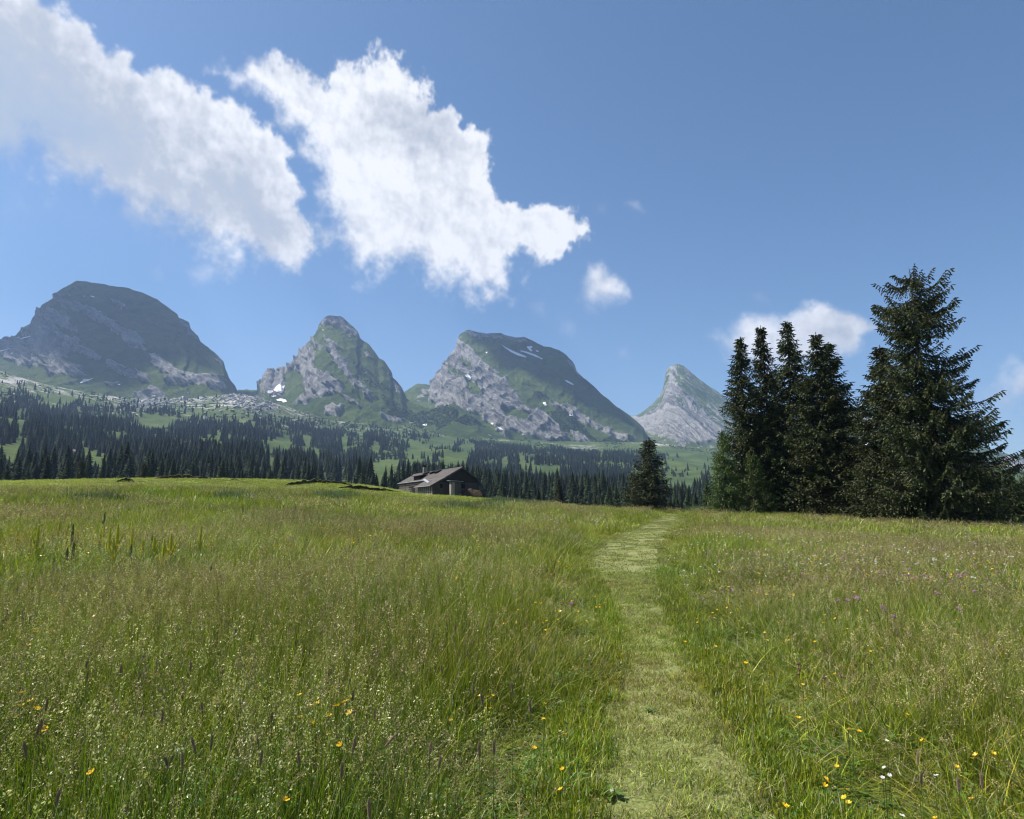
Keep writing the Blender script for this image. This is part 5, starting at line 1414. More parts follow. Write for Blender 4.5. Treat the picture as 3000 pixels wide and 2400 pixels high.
bank([(338,1414,1),(355,1411,6),(380,1411,6),(400,1415,1)], 'short dark earth bank lower down at the far left of the knoll')
bank([(835,1422,1),(850,1420,6),(880,1417,8),(920,1413,7),(985,1416,5),(1030,1421,2)], 'longest dark earth bank in the middle of the knoll')
bank([(990,1430,1),(1030,1430,6),(1080,1434,6),(1150,1440,4),(1180,1443,1)], 'mossy earth bank sloping down towards the hut')
bank([(672,1408,1),(685,1406,3),(700,1409,1)], 'tiny earth bank on the skyline right of the undercut one')
# ------------------------------------------------------------------ grasses
class Veg:
    """collects vertex-coloured quads"""
    def __init__(s): s.V = []; s.C = []; s.F = []; s.n = 0
    def quads(s, q, c):
        """q (N,4,3), c (N,3)"""
        N = len(q); s.V.append(q.reshape(-1, 3)); s.C.append(np.repeat(c, 4, 0)); s.F.append(np.arange(4 * N).reshape(-1, 4) + s.n); s.n += 4 * N
    def strips(s, P, Wd, c0, c1):
        """P (N,L,3) centre lines, Wd (N,L,3) half width vectors, colours at foot and tip"""
        N, L, _ = P.shape
        v = np.stack([P - Wd, P + Wd], 2).reshape(N, L * 2, 3)
        f = np.linspace(0, 1, L)[None, :, None]
        c = np.repeat(c0[:, None] * (1 - f) + c1[:, None] * f, 2, 1)
        b = (np.arange(N) * L * 2)[:, None] + s.n
        for i in range(L - 1):
            s.F.append(np.concatenate([b + 2 * i, b + 2 * i + 1, b + 2 * i + 3, b + 2 * i + 2], 1))
        s.V.append(v.reshape(-1, 3)); s.C.append(c.reshape(-1, 3)); s.n += N * L * 2
    def mesh(s, name, mat):
        return mesh_np(name, np.concatenate(s.V), np.concatenate(s.F), {'col': np.clip(np.concatenate(s.C), 0, 1)}, [mat])

GREENS = np.array([(.175, .225, .012), (.235, .280, .014), (.095, .145, .011), (.340, .335, .030), (.135, .180, .026)])
DRY = np.array([(.30, .255, .13), (.24, .20, .09), (.36, .32, .20)])
SEED = np.array([(.27, .21, .10), (.36, .30, .12), (.16, .115, .075), (.52, .46, .24), (.28, .29, .07)])
def add_blades(g, r, n, rad, h0, h1, wid, levels=4, dry=.08, bend=.5, pal=GREENS, lean=(0, 0)):
    a = r.uniform(0, 6.283, n); rr = rad * np.sqrt(r.random(n))
    x, y = np.cos(a) * rr, np.sin(a) * rr
    h = r.uniform(h0, h1, n); da = r.uniform(0, 6.283, n); bd = bend * h * r.uniform(.2, 1.2, n)
    t = np.linspace(0, 1, levels)[None]
    bx = np.cos(da) * bd + lean[0] * h; by = np.sin(da) * bd + lean[1] * h
    P = np.stack([x[:, None] + bx[:, None] * t ** 2, y[:, None] + by[:, None] * t ** 2, h[:, None] * (t - .22 * (bd / h)[:, None] * t ** 3)], -1)
    wa = r.uniform(0, 6.283, n)
    w = wid * r.uniform(.6, 1.4, n)[:, None] * (1 - t ** 2.2 * .92) * (.65 + .6 * t * (1 - t) * 2)
    Wd = np.stack([np.cos(wa)[:, None] * w, np.sin(wa)[:, None] * w, np.zeros_like(w)], -1)
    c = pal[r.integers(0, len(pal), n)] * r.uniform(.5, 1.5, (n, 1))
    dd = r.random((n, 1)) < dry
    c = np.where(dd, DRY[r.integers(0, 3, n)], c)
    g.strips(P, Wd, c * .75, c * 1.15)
    return P
def add_panicles(g, r, n, rad, h0, h1, wid, spk=22, size=.006, length=.16, spread=.035, droop=.3, pal=SEED, lean=(.05, 0), tight=False):
    P = add_blades(g, r, n, rad, h0, h1, wid, 4, 0, .22, np.array([(.12, .15, .045), (.16, .16, .07)]), lean)
    tip = P[:, -1]; d = P[:, -1] - P[:, -2]; d /= np.linalg.norm(d, axis=1, keepdims=True)
    f = r.random((n, spk)); L = length * r.uniform(.7, 1.2, (n, 1))
    c = tip[:, None] - d[:, None] * (f * L)[..., None]
    sp_ = spread * (f * .9 + .1) * r.uniform(.2, 1.1, (n, spk)) if not tight else spread * r.uniform(.5, 1, (n, spk)) * np.sqrt(np.clip(4 * f * (1 - f), .1, 1))
    a = r.uniform(0, 6.283, (n, spk))
    c = c + np.stack([np.cos(a) * sp_, np.sin(a) * sp_, -sp_ * droop * r.random((n, spk))], -1)
    c = c.reshape(-1, 3); N = len(c)
    dd = np.repeat(d, spk, 0) + r.normal(0, .45, (N, 3)); dd /= np.linalg.norm(dd, axis=1, keepdims=True)
    w = np.cross(dd, r.normal(0, 1, (N, 3))); w /= np.linalg.norm(w, axis=1, keepdims=True)
    s = size * r.uniform(.6, 1.4, (N, 1))
    q = np.stack([c - dd * s, c + w * s * .42, c + dd * s, c - w * s * .42], 1)
    col_ = np.repeat(pal[r.integers(0, len(pal), n)], spk, 0) * r.uniform(.7, 1.3, (N, 1))
    g.quads(q, col_)
def tuft(seed, blades, panic=None, herb=None, name='tuft'):
    r = np.random.default_rng(seed); g = Veg()
    for b in blades: add_blades(g, r, **b)
    for p in (panic or []): add_panicles(g, r, **p)
    if herb:
        n, rad, z0, z1, s, colr = herb
        c = np.stack([r.uniform(-rad, rad, n), r.uniform(-rad, rad, n), r.uniform(z0, z1, n)], -1)
        nn = r.normal(0, .45, (n, 3)); nn[:, 2] = 1; nn /= np.linalg.norm(nn, axis=1, keepdims=True)
        a = np.cross(nn, r.normal(0, 1, (n, 3))); a /= np.linalg.norm(a, axis=1, keepdims=True); b = np.cross(nn, a)
        ss = s * r.uniform(.6, 1.4, (n, 1))
        g.quads(np.stack([c - a * ss, c - b * ss * .5, c + a * ss, c + b * ss * .5], 1), np.array(colr) * r.uniform(.7, 1.3, (n, 1)))
    return g.mesh(name, MAT_GRASS)
RED = np.array([(.30, .21, .11), (.34, .24, .13), (.26, .22, .10)])
YEL = np.array([(.27, .30, .032), (.33, .34, .045), (.22, .28, .030)])
BLU = np.array([(.085, .125, .05), (.10, .14, .065)])
S = []   # grass kinds, by distance class
K = {}
def kind(key, *meshes): K[key] = list(range(len(S), len(S) + len(meshes))); S.extend(meshes)
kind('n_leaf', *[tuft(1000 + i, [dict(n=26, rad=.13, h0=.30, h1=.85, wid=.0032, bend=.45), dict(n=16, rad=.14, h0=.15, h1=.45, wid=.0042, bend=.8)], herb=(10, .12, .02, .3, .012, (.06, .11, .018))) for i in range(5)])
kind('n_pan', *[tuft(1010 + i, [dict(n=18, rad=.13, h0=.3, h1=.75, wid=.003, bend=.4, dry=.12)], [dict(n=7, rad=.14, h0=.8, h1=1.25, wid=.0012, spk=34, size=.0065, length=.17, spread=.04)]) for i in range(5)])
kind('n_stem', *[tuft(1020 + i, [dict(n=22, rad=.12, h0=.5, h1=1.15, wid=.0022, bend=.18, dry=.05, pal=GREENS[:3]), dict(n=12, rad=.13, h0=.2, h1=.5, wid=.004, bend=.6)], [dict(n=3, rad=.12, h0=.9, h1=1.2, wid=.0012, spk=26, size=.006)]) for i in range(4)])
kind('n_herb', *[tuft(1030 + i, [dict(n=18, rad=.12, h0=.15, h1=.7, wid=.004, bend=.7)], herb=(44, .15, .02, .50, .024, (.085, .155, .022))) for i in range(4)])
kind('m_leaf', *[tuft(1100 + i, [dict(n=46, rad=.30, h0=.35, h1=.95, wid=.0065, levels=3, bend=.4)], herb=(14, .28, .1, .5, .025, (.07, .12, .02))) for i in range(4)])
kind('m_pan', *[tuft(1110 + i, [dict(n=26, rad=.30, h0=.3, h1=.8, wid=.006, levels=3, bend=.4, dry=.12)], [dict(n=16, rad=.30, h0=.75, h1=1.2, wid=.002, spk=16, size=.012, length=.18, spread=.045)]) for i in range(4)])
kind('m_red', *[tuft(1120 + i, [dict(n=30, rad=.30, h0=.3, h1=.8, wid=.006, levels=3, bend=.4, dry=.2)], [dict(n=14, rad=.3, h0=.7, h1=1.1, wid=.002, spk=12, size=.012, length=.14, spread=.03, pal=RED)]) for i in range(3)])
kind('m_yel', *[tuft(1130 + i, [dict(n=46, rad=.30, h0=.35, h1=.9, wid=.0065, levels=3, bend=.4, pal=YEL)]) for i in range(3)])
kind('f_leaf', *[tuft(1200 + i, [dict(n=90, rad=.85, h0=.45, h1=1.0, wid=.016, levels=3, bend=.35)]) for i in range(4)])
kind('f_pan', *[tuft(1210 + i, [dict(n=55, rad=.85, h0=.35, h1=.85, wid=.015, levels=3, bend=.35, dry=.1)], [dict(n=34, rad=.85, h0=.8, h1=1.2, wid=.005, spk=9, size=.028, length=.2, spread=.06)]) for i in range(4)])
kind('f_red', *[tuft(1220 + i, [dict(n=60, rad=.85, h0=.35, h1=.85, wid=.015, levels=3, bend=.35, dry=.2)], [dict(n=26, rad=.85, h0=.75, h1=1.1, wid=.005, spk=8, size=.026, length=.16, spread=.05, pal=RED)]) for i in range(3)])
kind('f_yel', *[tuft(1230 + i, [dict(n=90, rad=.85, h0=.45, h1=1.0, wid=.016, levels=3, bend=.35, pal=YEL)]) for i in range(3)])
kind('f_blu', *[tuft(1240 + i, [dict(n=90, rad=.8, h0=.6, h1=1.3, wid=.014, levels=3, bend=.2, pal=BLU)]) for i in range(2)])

def fields(x, y):
    d = path_dist(x, y); D = np.hypot(x, y)
    px, py = project(np.stack([x, y, ground(x, y)], -1))
    left = x < np.interp(y, pcy, pcx)
    base = np.where(left, .62, .46) + .10 * fbm(x / 2.2, y / 2.2, oct=3, seed=501) + .06 * fbm(x / 9, y / 9, oct=2, seed=502)
    edge = np.clip(.05 + .10 * sst(0, .35, d) + .85 * sst(.22, np.where(left, 1.7, 1.9), d + .5 * fbm(x / .8, y / .8, oct=2, seed=503)), 0, 1)
    grazed = sst(66, 82, D + 5 * fbm(x / 12, y / 12, oct=2, seed=504)) * sst(1500, 1380, px)
    h = base * edge
    h = h * (1 - grazed) + grazed * (.13 + .16 * np.clip(fbm(x / 3, y / 3, oct=2, seed=507) - .2, 0, 1) + .05 * fbm(x / 5, y / 5, oct=2, seed=506))
    return h, d, D, px, py, left, grazed
def sample(n, D0, D1, seed, half=42):
    r = np.random.default_rng(seed)
    a = np.radians(r.uniform(-half, half, n)); D = np.sqrt(r.random(n) * (D1 ** 2 - D0 ** 2) + D0 ** 2)
    return np.sin(a) * D, np.cos(a) * D, r
pts = []; rots = []; scs = []; vids = []
def lay(n, D0, D1, seed, cls, xy=1.0, tilt=.10, half=58):
    x, y, r = sample(n, D0, D1, seed, half)
    h, d, D, px, py, left, gr = fields(x, y)
    ok = (d > dict(n=.10, m=.12, f=.3)[cls])
    x, y, h, d, D, px, py, left, gr = [q[ok] for q in (x, y, h, d, D, px, py, left, gr)]
    n = len(x); u = r.random(n)
    A = fbm(x / 3.0, y / 4.0, oct=3, seed=511); B = fbm(x / 7.0, y / 12.0, oct=3, seed=512); Cc = fbm(x / 14., y / 18., oct=2, seed=513)
    def pick(k, m): return np.array(K[k])[r.integers(0, len(K[k]), m)]
    v = np.empty(n, int)
    if cls == 'n':
        pp = np.clip(np.where(left, .07, .05) + A * .40 + .12 * sst(5, 9, D), .02, .45) * sst(.2, 1.0, d)
        ps = np.where(left, .42, .28); ph = np.clip(.12 + B * .3 + .35 * (1 - sst(3.5, 5.5, D)) + .5 * (1 - sst(.1, .8, d)), .04, .8)
        v[:] = pick('n_leaf', n)
        m_ = u < pp; v[m_] = pick('n_pan', m_.sum())
        m_ = (u >= pp) & (u < pp + ps); v[m_] = pick('n_stem', m_.sum())
        m_ = (u > 1 - ph); v[m_] = pick('n_herb', m_.sum())
    else:
        c = cls
        pp = np.clip(.13 + A * .7 + .05 * sst(15, 45, D), .04, .8) * sst(.2, 1.0, d) * (1 - gr)
        pr_ = np.clip(B * 1.1 + np.where(left, -.14, -.04), 0, .4) * (1 - gr)
        py_ = np.clip(.28 + Cc * .8 + np.where(left, 0, .15), 0, .8) + gr * .45
        v[:] = pick(c + '_leaf', n)
        m_ = r.random(n) < py_; v[m_] = pick(c + '_yel', m_.sum())
        m_ = u < pp; v[m_] = pick(c + '_pan', m_.sum())
        m_ = (u >= 1 - pr_); v[m_] = pick(c + '_red', m_.sum())
        if c == 'f':
            for bx, by, rx, ry in [(980, 1468, 60, 10), (700, 1470, 60, 9), (1490, 1480, 60, 12), (1560, 1482, 40, 8), (2060, 1494, 70, 14), (1350, 1500, 120, 10), (300, 1478, 70, 10)]:
                m_ = (((px - bx) / rx) ** 2 + ((py - by) / ry) ** 2 < 1) & (r.random(n) < .75); v[m_] = pick('f_blu', m_.sum()); h = np.where(m_, np.maximum(h, .6), h)
    hh = h * r.uniform(.75, 1.2, n)
    z = ground(x, y) - .01
    pts.append(np.stack([x, y, z], -1))
    lean_x = .06 + .05 * A
    rots.append(np.stack([r.normal(0, tilt, n), r.normal(0, tilt, n) + lean_x, r.uniform(0, 6.283, n)], -1))
    s = xy * r.uniform(.8, 1.25, n) * np.where(gr > .5, .9, 1)
    scs.append(np.stack([s, s, hh / .85], -1)); vids.append(v)
lay(13500, 1.3, 11.5, 601, 'n')
lay(15800, 11, 34, 602, 'm')
lay(26000, 31, 150, 603, 'f', half=49)
P_ = np.concatenate(pts)
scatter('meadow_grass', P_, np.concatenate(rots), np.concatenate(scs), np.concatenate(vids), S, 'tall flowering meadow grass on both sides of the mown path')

# short turf of the path and its fringe
TU = []
PATHP = np.array([(.26, .31, .055), (.33, .36, .085), (.22, .28, .045), (.38, .37, .14)])
for i in range(4): TU.append(tuft(1300 + i, [dict(n=70, rad=.11, h0=.015, h1=.05, wid=.0024, levels=3, bend=1.1, dry=.28, pal=PATHP)], name='turf'))
for i in range(3): TU.append(tuft(1310 + i, [dict(n=90, rad=.30, h0=.02, h1=.06, wid=.006, levels=3, bend=1.0, dry=.2, pal=PATHP * .72)], name='turf'))
for i in range(3): TU.append(tuft(1320 + i, [dict(n=46, rad=.11, h0=.02, h1=.09, wid=.003, levels=3, bend=.9, dry=.08, pal=GREENS)], herb=(16, .1, .005, .05, .010, (.09, .16, .02)), name='turf'))
r = np.random.default_rng(77)
tp = []; tr_ = []; ts = []; tv = []
def lay_path(n, D0, D1, big):
    x, y, rr = sample(n, D0, D1, 700 + big, 46)
    d = path_dist(x, y)
    ed = fbm(x / .6, y / .6, oct=3, seed=520) * .22
    ok = d < .35
    x, y, d, ed = x[ok], y[ok], d[ok], ed[ok]; n = len(x)
    fringe = d + ed * .25 > -.01
    v = np.where(fringe & (not big), 7 + rr.integers(0, 3, n), (4 + rr.integers(0, 3, n)) if big else rr.integers(0, 4, n))
    patch = fbm(x / 1.1, y / 1.1, oct=3, seed=521)
    m_ = (rr.random(n) < .10) & (not big); v = np.where(m_, 7 + rr.integers(0, 3, n), v)
    tp.append(np.stack([x, y, ground(x, y) + .008], -1)); tr_.append(np.stack([rr.normal(0, .08, n), rr.normal(0, .08, n), rr.uniform(0, 6.283, n)], -1))
    s = rr.uniform(.8, 1.2, n); hz_ = rr.uniform(.7, 1.3, n) * (1 + 1.0 * sst(-.25, .3, d + ed))
    ts.append(np.stack([s, s, s * hz_], -1)); tv.append(v)
lay_path(30000, 1.3, 17, 0); lay_path(26000, 12, 75, 1)
scatter('path_turf', np.concatenate(tp), np.concatenate(tr_), np.concatenate(ts), np.concatenate(tv), TU, 'short mown turf with dry clippings covering the path')

# ------------------------------------------------------------------ flowers and seed heads
def vmat(name, colr, trans=.3, rough=.5):
    m, t = new_mat(name)
    n = t.noise(60, t.node('ShaderNodeTexCoord').outputs['Object'], 3)
    c = t.mix(n, tuple(v * .8 for v in colr), colr)
    tr = t.node('ShaderNodeBsdfTranslucent', {0: c}); mx = t.node('ShaderNodeMixShader', {0: trans, 1: bsdf(t, c, rough, .3), 2: tr.outputs[0]})
    finish(t, mx.outputs[0]); return m
M_YEL = vmat('buttercup_petal', (.85, .52, .015), .25, .3); M_WHT = vmat('white_petal', (.80, .80, .76)); M_PNK = vmat('pink_petal', (.50, .22, .40)); M_STEM = vmat('flower_stem', (.09, .15, .03))
M_BRN = vmat('seed_head', (.34, .25, .16), .1, .8); M_CLV = vmat('clover_head', (.17, .06, .085), .15, .7); M_LEAF = vmat('broad_leaf', (.12, .20, .035), .3, .4)
M_DOCK = vmat('dock_seeds', (.78, .76, .12), .45, .7); M_DOCK2 = vmat('dock_seeds_ripe', (.24, .25, .08), .2, .7)
def stem_mesh(h, rad=.0016, n=4, seed=0):
    rr = random.Random(seed); a = rr.uniform(0, 6.28); q = MB()
    q.tube([(math.cos(a) * .04 * h * (1 - t) ** 2, math.sin(a) * .04 * h * (1 - t) ** 2, h * t) for t in (0, .35, .7, 1)], rad, n, cap=False); return q.mesh('stem', M_STEM)
def petals_mesh(n, R_, cup, mat, rows=2, seed=0):
    q = MB(); rr = random.Random(seed)
    for i in range(n):
        a = 2 * math.pi * i / n + rr.uniform(-.1, .1); w = math.pi / n * .95
        P = []
        for f, wf in ((.08, .5), (.55, 1.0), (1.0, .65)):
            for s_ in (-1, 1): P.append((math.cos(a + s_ * w * wf) * R_ * f, math.sin(a + s_ * w * wf) * R_ * f, cup * R_ * f ** 1.6))
        q.add(P, [(0, 2, 3, 1), (2, 4, 5, 3)])
    return q.mesh('petals', mat)
def head_mesh(R_, mat, n=26, flat=1., seed=0, spike=.5):
    rr = np.random.default_rng(seed); q = MB()
    for i in range(n):
        d = rr.normal(0, 1, 3); d[2] = abs(d[2]) * flat; d /= np.linalg.norm(d)
        a = np.cross(d, rr.normal(0, 1, 3)); a /= np.linalg.norm(a); b = np.cross(d, a); s_ = R_ * .34
        c = d * R_ * .6; tipc = d * R_ * (1 + rr.uniform(-.2, .2))
        q.add([c + a * s_, c + b * s_, c - a * s_, c - b * s_, tipc], [(0, 1, 4), (1, 2, 4), (2, 3, 4), (3, 0, 4)])
    return q.mesh('flower_head', mat)
def spike_mesh(L, R_, mat, rows=14, per=9, seed=0, name='seed_head'):
    rr = np.random.default_rng(seed); q = MB()
    for i in range(rows):
        f = (i + .5) / rows; rad = R_ * min(1, 3 * f + .35, 3.2 * (1 - f) + .3)
        for k in range(per):
            a = 2 * math.pi * (k + .5 * (i % 2)) / per + rr.uniform(-.2, .2); z = L * f + rr.uniform(-.3, .3) * L / rows
            o_ = np.array([math.cos(a), math.sin(a), 0]); t_ = np.array([-math.sin(a), math.cos(a), 0]); w = R_ * .5
            q.add([o_ * rad * .45 + t_ * w + (0, 0, z - L / rows * .6), o_ * rad * .45 - t_ * w + (0, 0, z - L / rows * .6), o_ * rad * 1.1 + (0, 0, z + L / rows * .9), (0, 0, z + L / rows * .5)], [(0, 1, 2), (0, 2, 3), (1, 3, 2)])
    return q.mesh(name, mat)
def spot(px, py):
    a = 'near the left border' if px < 250 else 'at the left' if px < 600 else 'left of centre' if px < 1000 else 'in the centre' if px < 1350 else 'left of the path' if px < 1640 else 'at the left edge of the path' if px < 1900 else 'at the right edge of the path' if px < 2120 else \
        'a step right of the path' if px < 2350 else 'in the right meadow' if px < 2620 else 'well right of the path' if px < 2850 else 'near the right border'
    b = 'far off' if py < 1720 else 'in the middle distance' if py < 1800 else 'fairly near' if py < 1900 else 'near' if py < 2080 else 'in the foreground' if py < 2250 else 'at the very bottom'
    return b + ' ' + a
def sd(px): return 'left of the path' if px < 1650 else 'right of the path'
stem_cache = {}
def flower(name, cat, px, py, h, headmesh, partname, label, group, sc=1.0, tilt=(0, 0), rad=.0016):
    p = ground_at(px, py, h)
    hk = round(h, 2)
    if (hk, rad) not in stem_cache: stem_cache[(hk, rad)] = stem_mesh(hk, rad, 3, int(hk * 100))
    root = empty(name, tuple(p), (px * 7.3) % 6.28)
    root['label'] = label; root['category'] = cat; root['group'] = group
    link('stem', stem_cache[(hk, rad)], root)
    hd = link(partname, headmesh, root, (0, 0, hk)); hd.rotation_euler = (tilt[0], tilt[1], 0); hd.scale = (sc, sc, sc)
    return root
cups = [petals_mesh(5, .0125, .55, M_YEL, seed=i) for i in range(3)] + [petals_mesh(5, .013, .25, M_YEL, seed=9)]
BC = [(115,1823,'l'),(131,1828,'l'),(101,1845,'l'),(107,1852,'l'),(144,1851,'l'),(84,1892,'l'),(120,1927,'l'),(63,2027,'l'),(90,2049,'l'),(63,2071,'l'),(108,2078,'l'),(129,2136,'l'),(267,2269,'l'),
 (877,2035,'c'),(916,2066,'c'),(932,2058,'c'),(989,2067,'c'),(1015,2055,'c'),(878,2102,'c'),(913,2115,'c'),(962,2095,'c'),(1025,2093,'c'),(956,2154,'c'),(997,2185,'c'),(834,2346,'c'),(983,2066,'c'),(1007,2058,'c'),
 (1429,2042,'m'),(1442,2040,'m'),(1405,2042,'m'),(1595,2060,'m'),(1592,2104,'m'),(1653,2154,'m'),(1328,1992,'m'),(1648,2257,'m'),(1642,2314,'m'),(1565,2194,'m'),(1290,2120,'m'),(1320,2110,'m'),(1436,2076,'m'),
 (2452,2246,'r'),(2420,2280,'r'),(2416,2302,'r'),(2427,2296,'r'),(2480,2313,'r'),(2473,2338,'r'),(2487,2356,'r'),(2298,2362,'r'),(2307,2367,'r'),(2859,2211,'r'),(2910,2205,'r'),(2850,2225,'r'),(2804,2246,'r'),
 (2846,2340,'r'),(2884,2335,'r'),(2740,2395,'r'),(2599,2125,'r'),(2517,2142,'r'),(2485,2136,'r'),(2496,2139,'r'),(2701,2169,'r'),(2340,2105,'r'),(2657,2091,'r'),(2899,2032,'r'),(2446,1974,'r'),(2489,1950,'r'),(2500,1962,'r'),(2360,2050,'r'),(2352,2007,'r'),(2415,2005,'r')]
names = {'l': ('yellow buttercup in the loose cluster by the lower left border', 'buttercups by the left border'), 'c': ('yellow buttercup of the bright foreground cluster left of centre', 'buttercups in the foreground cluster'),
         'm': ('yellow buttercup in the tall grass near the left side of the path', 'buttercups along the left of the path'), 'r': ('yellow buttercup in the foreground grass right of the path', 'foreground buttercups right of the path')}
extra = {(916,2066): 'buttercup at the heart of the bright cluster left of centre', (913,2115): 'largest open buttercup at the bottom of the bright cluster', (63,2071): 'wide open buttercup at the lower left border, facing up', (834,2346): 'single low buttercup in the dark grass at the bottom, left of centre', (267,2269): 'single buttercup low down among white flowers at the bottom left', (2740,2395): 'buttercup cut by the bottom edge right of the path'}
rr = random.Random(8)
for px, py, k in BC:
    h = .60 * rr.uniform(.9, 1.1) if k in 'lc' else rr.uniform(.24, .42)
    flower('buttercup', 'buttercup', px, py, h, rr.choice(cups), 'petals', extra.get((px, py), names[k][0].split(' in ')[0].split(' of ')[0] + ' ' + spot(px, py) + (', of the bright cluster' if k == 'c' else '')), names[k][1], rr.uniform(1.1, 1.5) * (1 if k in 'lc' else .8), (rr.uniform(-.5, .6), rr.uniform(-.5, .5)))
# further buttercups of the mid distance, right and left of the path
for i in range(110):
    if i < 75: px, py = rr.uniform(1990, 2950), rr.gauss(1840, 70)
    else: px, py = rr.uniform(1450, 1790), rr.gauss(1790, 50)
    if not 1690 < py < 2080: continue
    flower('buttercup', 'buttercup', px, py, rr.uniform(.30, .46), rr.choice(cups), 'petals', 'small yellow buttercup %s' % spot(px, py), 'mid distance buttercups ' + sd(px), rr.uniform(.9, 1.3), (rr.uniform(-.5, .5), rr.uniform(-.5, .5)))
heads = [spike_mesh(.065, .0065, M_BRN, seed=i) for i in range(3)]
TM = [(427,1959,1.3),(353,1959,.15),(401,1981,.3),(105,2138,.2),(25,2180,-.25),(77,2199,.25),(410,2091,-.15),(474,2100,0),(617,2174,.1),(487,2237,.35),(497,2230,.6),(160,2353,.15),(52,1714,.2),(70,1789,0),(85,1808,-.1),(8,1808,.05),
      (1033,2034,.35),(1045,2062,1.35),(1127,2166,.8),(1000,2265,0),(1447,2193,0),(1405,2201,-.1),(1502,2012,-.1),(1083,2380,-.1),(865,1879,0),(905,1900,.1),(2688,2220,-.25),(2810,2301,0),(2878,2288,0),(2698,2278,-.3),(1555,2070,.1),(300,1730,0),(398,1620,0)]
for i, (px, py, tl) in enumerate(TM):
    lab = 'dark brown foxtail seed head lying almost sideways above the left grass' if i == 0 else 'brown foxtail seed head nodding sideways in the centre foreground' if i == 17 else 'thick twin brown foxtail seed head low at the left bottom' if i in (9, 10) else \
          'dark brown foxtail seed head %s' % spot(px, py)
    flower('foxtail_grass', 'foxtail grass', px, py + 22, .60 if px < 1600 else .42, heads[i % 3], 'seed_head', lab, 'foxtail grasses ' + sd(px), 1.0, (0, tl), .0013)
for i in range(46):
    px, py = rr.uniform(20, 1560), rr.uniform(1640, 2260)
    flower('foxtail_grass', 'foxtail grass', px, py, rr.uniform(.55, .75), rr.choice(heads), 'seed_head', 'small brown foxtail head %s' % spot(px, py), 'foxtail grasses of the left meadow', rr.uniform(.7, 1.0), (rr.uniform(-.2, .2), rr.uniform(-.3, .3)), .0013)
wh = [petals_mesh(5, .010, .25, M_WHT, seed=i) for i in range(2)]
for i, (px, py) in enumerate([(228,2079),(513,2072),(505,2078),(394,2185),(423,2180),(199,2325),(291,2335),(280,2302),(240,2290),(10,2120),(560,2040),(2590,2249),(2606,2271),(2586,2278),(2737,2278),(2743,2272),(2643,2390),(2930,2030),(2665,1995),(2598,2170),(620,2075),(250,2082)]):
    flower('white_flower', 'flower', px, py, .30 if px < 1000 else .34, wh[i % 2], 'petals', 'tiny white five petalled flower %s' % spot(px, py), 'small white flowers ' + sd(px), rr.uniform(.9, 1.3), (rr.uniform(-.7, .7), rr.uniform(-.7, .7)))
pk = [head_mesh(.020, M_PNK, 22, 1, i) for i in range(2)]
for i, (px, py) in enumerate([(2505,1752),(2512,1757),(2520,1755),(2484,1760),(2588,1782),(2592,1790),(2742,1738),(2750,1742),(2855,1734),(2810,1785),(2620,1808),(2457,1762),(2540,1735),(1322,1680),(1300,1690),(1675,1770)]):
    flower('pink_flower', 'flower', px, py, .42, pk[i % 2], 'flower_head', 'ragged pink purple flower %s' % spot(px, py), 'pink flowers ' + sd(px), rr.uniform(1.4, 1.9))
cl = head_mesh(.016, M_CLV, 24, 1, 4)
for px, py in [(2340,1948),(2342,1962),(2337,1978),(2508,1950),(2464,1978),(2466,1985),(2530,1972),(2600,1930),(2555,1950),(2415,1988),(1645,1772),(2620,1960)]:
    flower('clover', 'clover', px, py, .26, cl, 'flower_head', 'dark red clover head %s' % spot(px, py), 'dark clover heads ' + sd(px), rr.uniform(.9, 1.2))
# white heads too many and too small to count, and the far buttercups
def specks(name, n, fn, meshes, hh, label, seed, s0=1.):
    r = np.random.default_rng(seed); P = []
    for _ in range(n):
        px, py = fn(r)
        p = ground_at(px, py, 0); P.append(p + np.array([0, 0, hh * r.uniform(.75, 1.1)]))
    P = np.array(P); h_ = fields(P[:, 0], P[:, 1])[0]; d_ = path_dist(P[:, 0], P[:, 1]); P = P[d_ > .05]; P[:, 2] = ground(P[:, 0], P[:, 1]) + h_[d_ > .05] * r.uniform(.85, 1.15, len(P))
    D = np.hypot(P[:, 0], P[:, 1])
    scatter(name, P, np.stack([r.normal(0, .4, len(P)), r.normal(0, .4, len(P)), r.uniform(0, 6.28, len(P))], -1), s0 * r.uniform(.8, 1.3, len(P)) * (1 + D / 60), r.integers(0, len(meshes), len(P)), meshes, label)
wf = [head_mesh(.017, M_WHT, 18, 1, 10 + i) for i in range(2)]
specks('white_flowers', 420, lambda r: (r.uniform(1950, 3000), np.clip(r.normal(1640, 60), 1545, 1790)) if r.random() < .8 else (r.uniform(1450, 1800), r.uniform(1535, 1580)), wf, .4, 'small white flower heads sprinkled over the far meadow', 31)
specks('far_buttercups', 1500, lambda r: (r.uniform(0, 3000), r.triangular(1525, 1600, 1900)), cups, .4, 'tiny yellow buttercups dotted over the far meadow', 32)
specks('pink_specks', 160, lambda r: (r.uniform(2050, 3000), r.uniform(1600, 1800)), pk, .4, 'tiny pink flowers dotted in the right meadow', 33, .95)

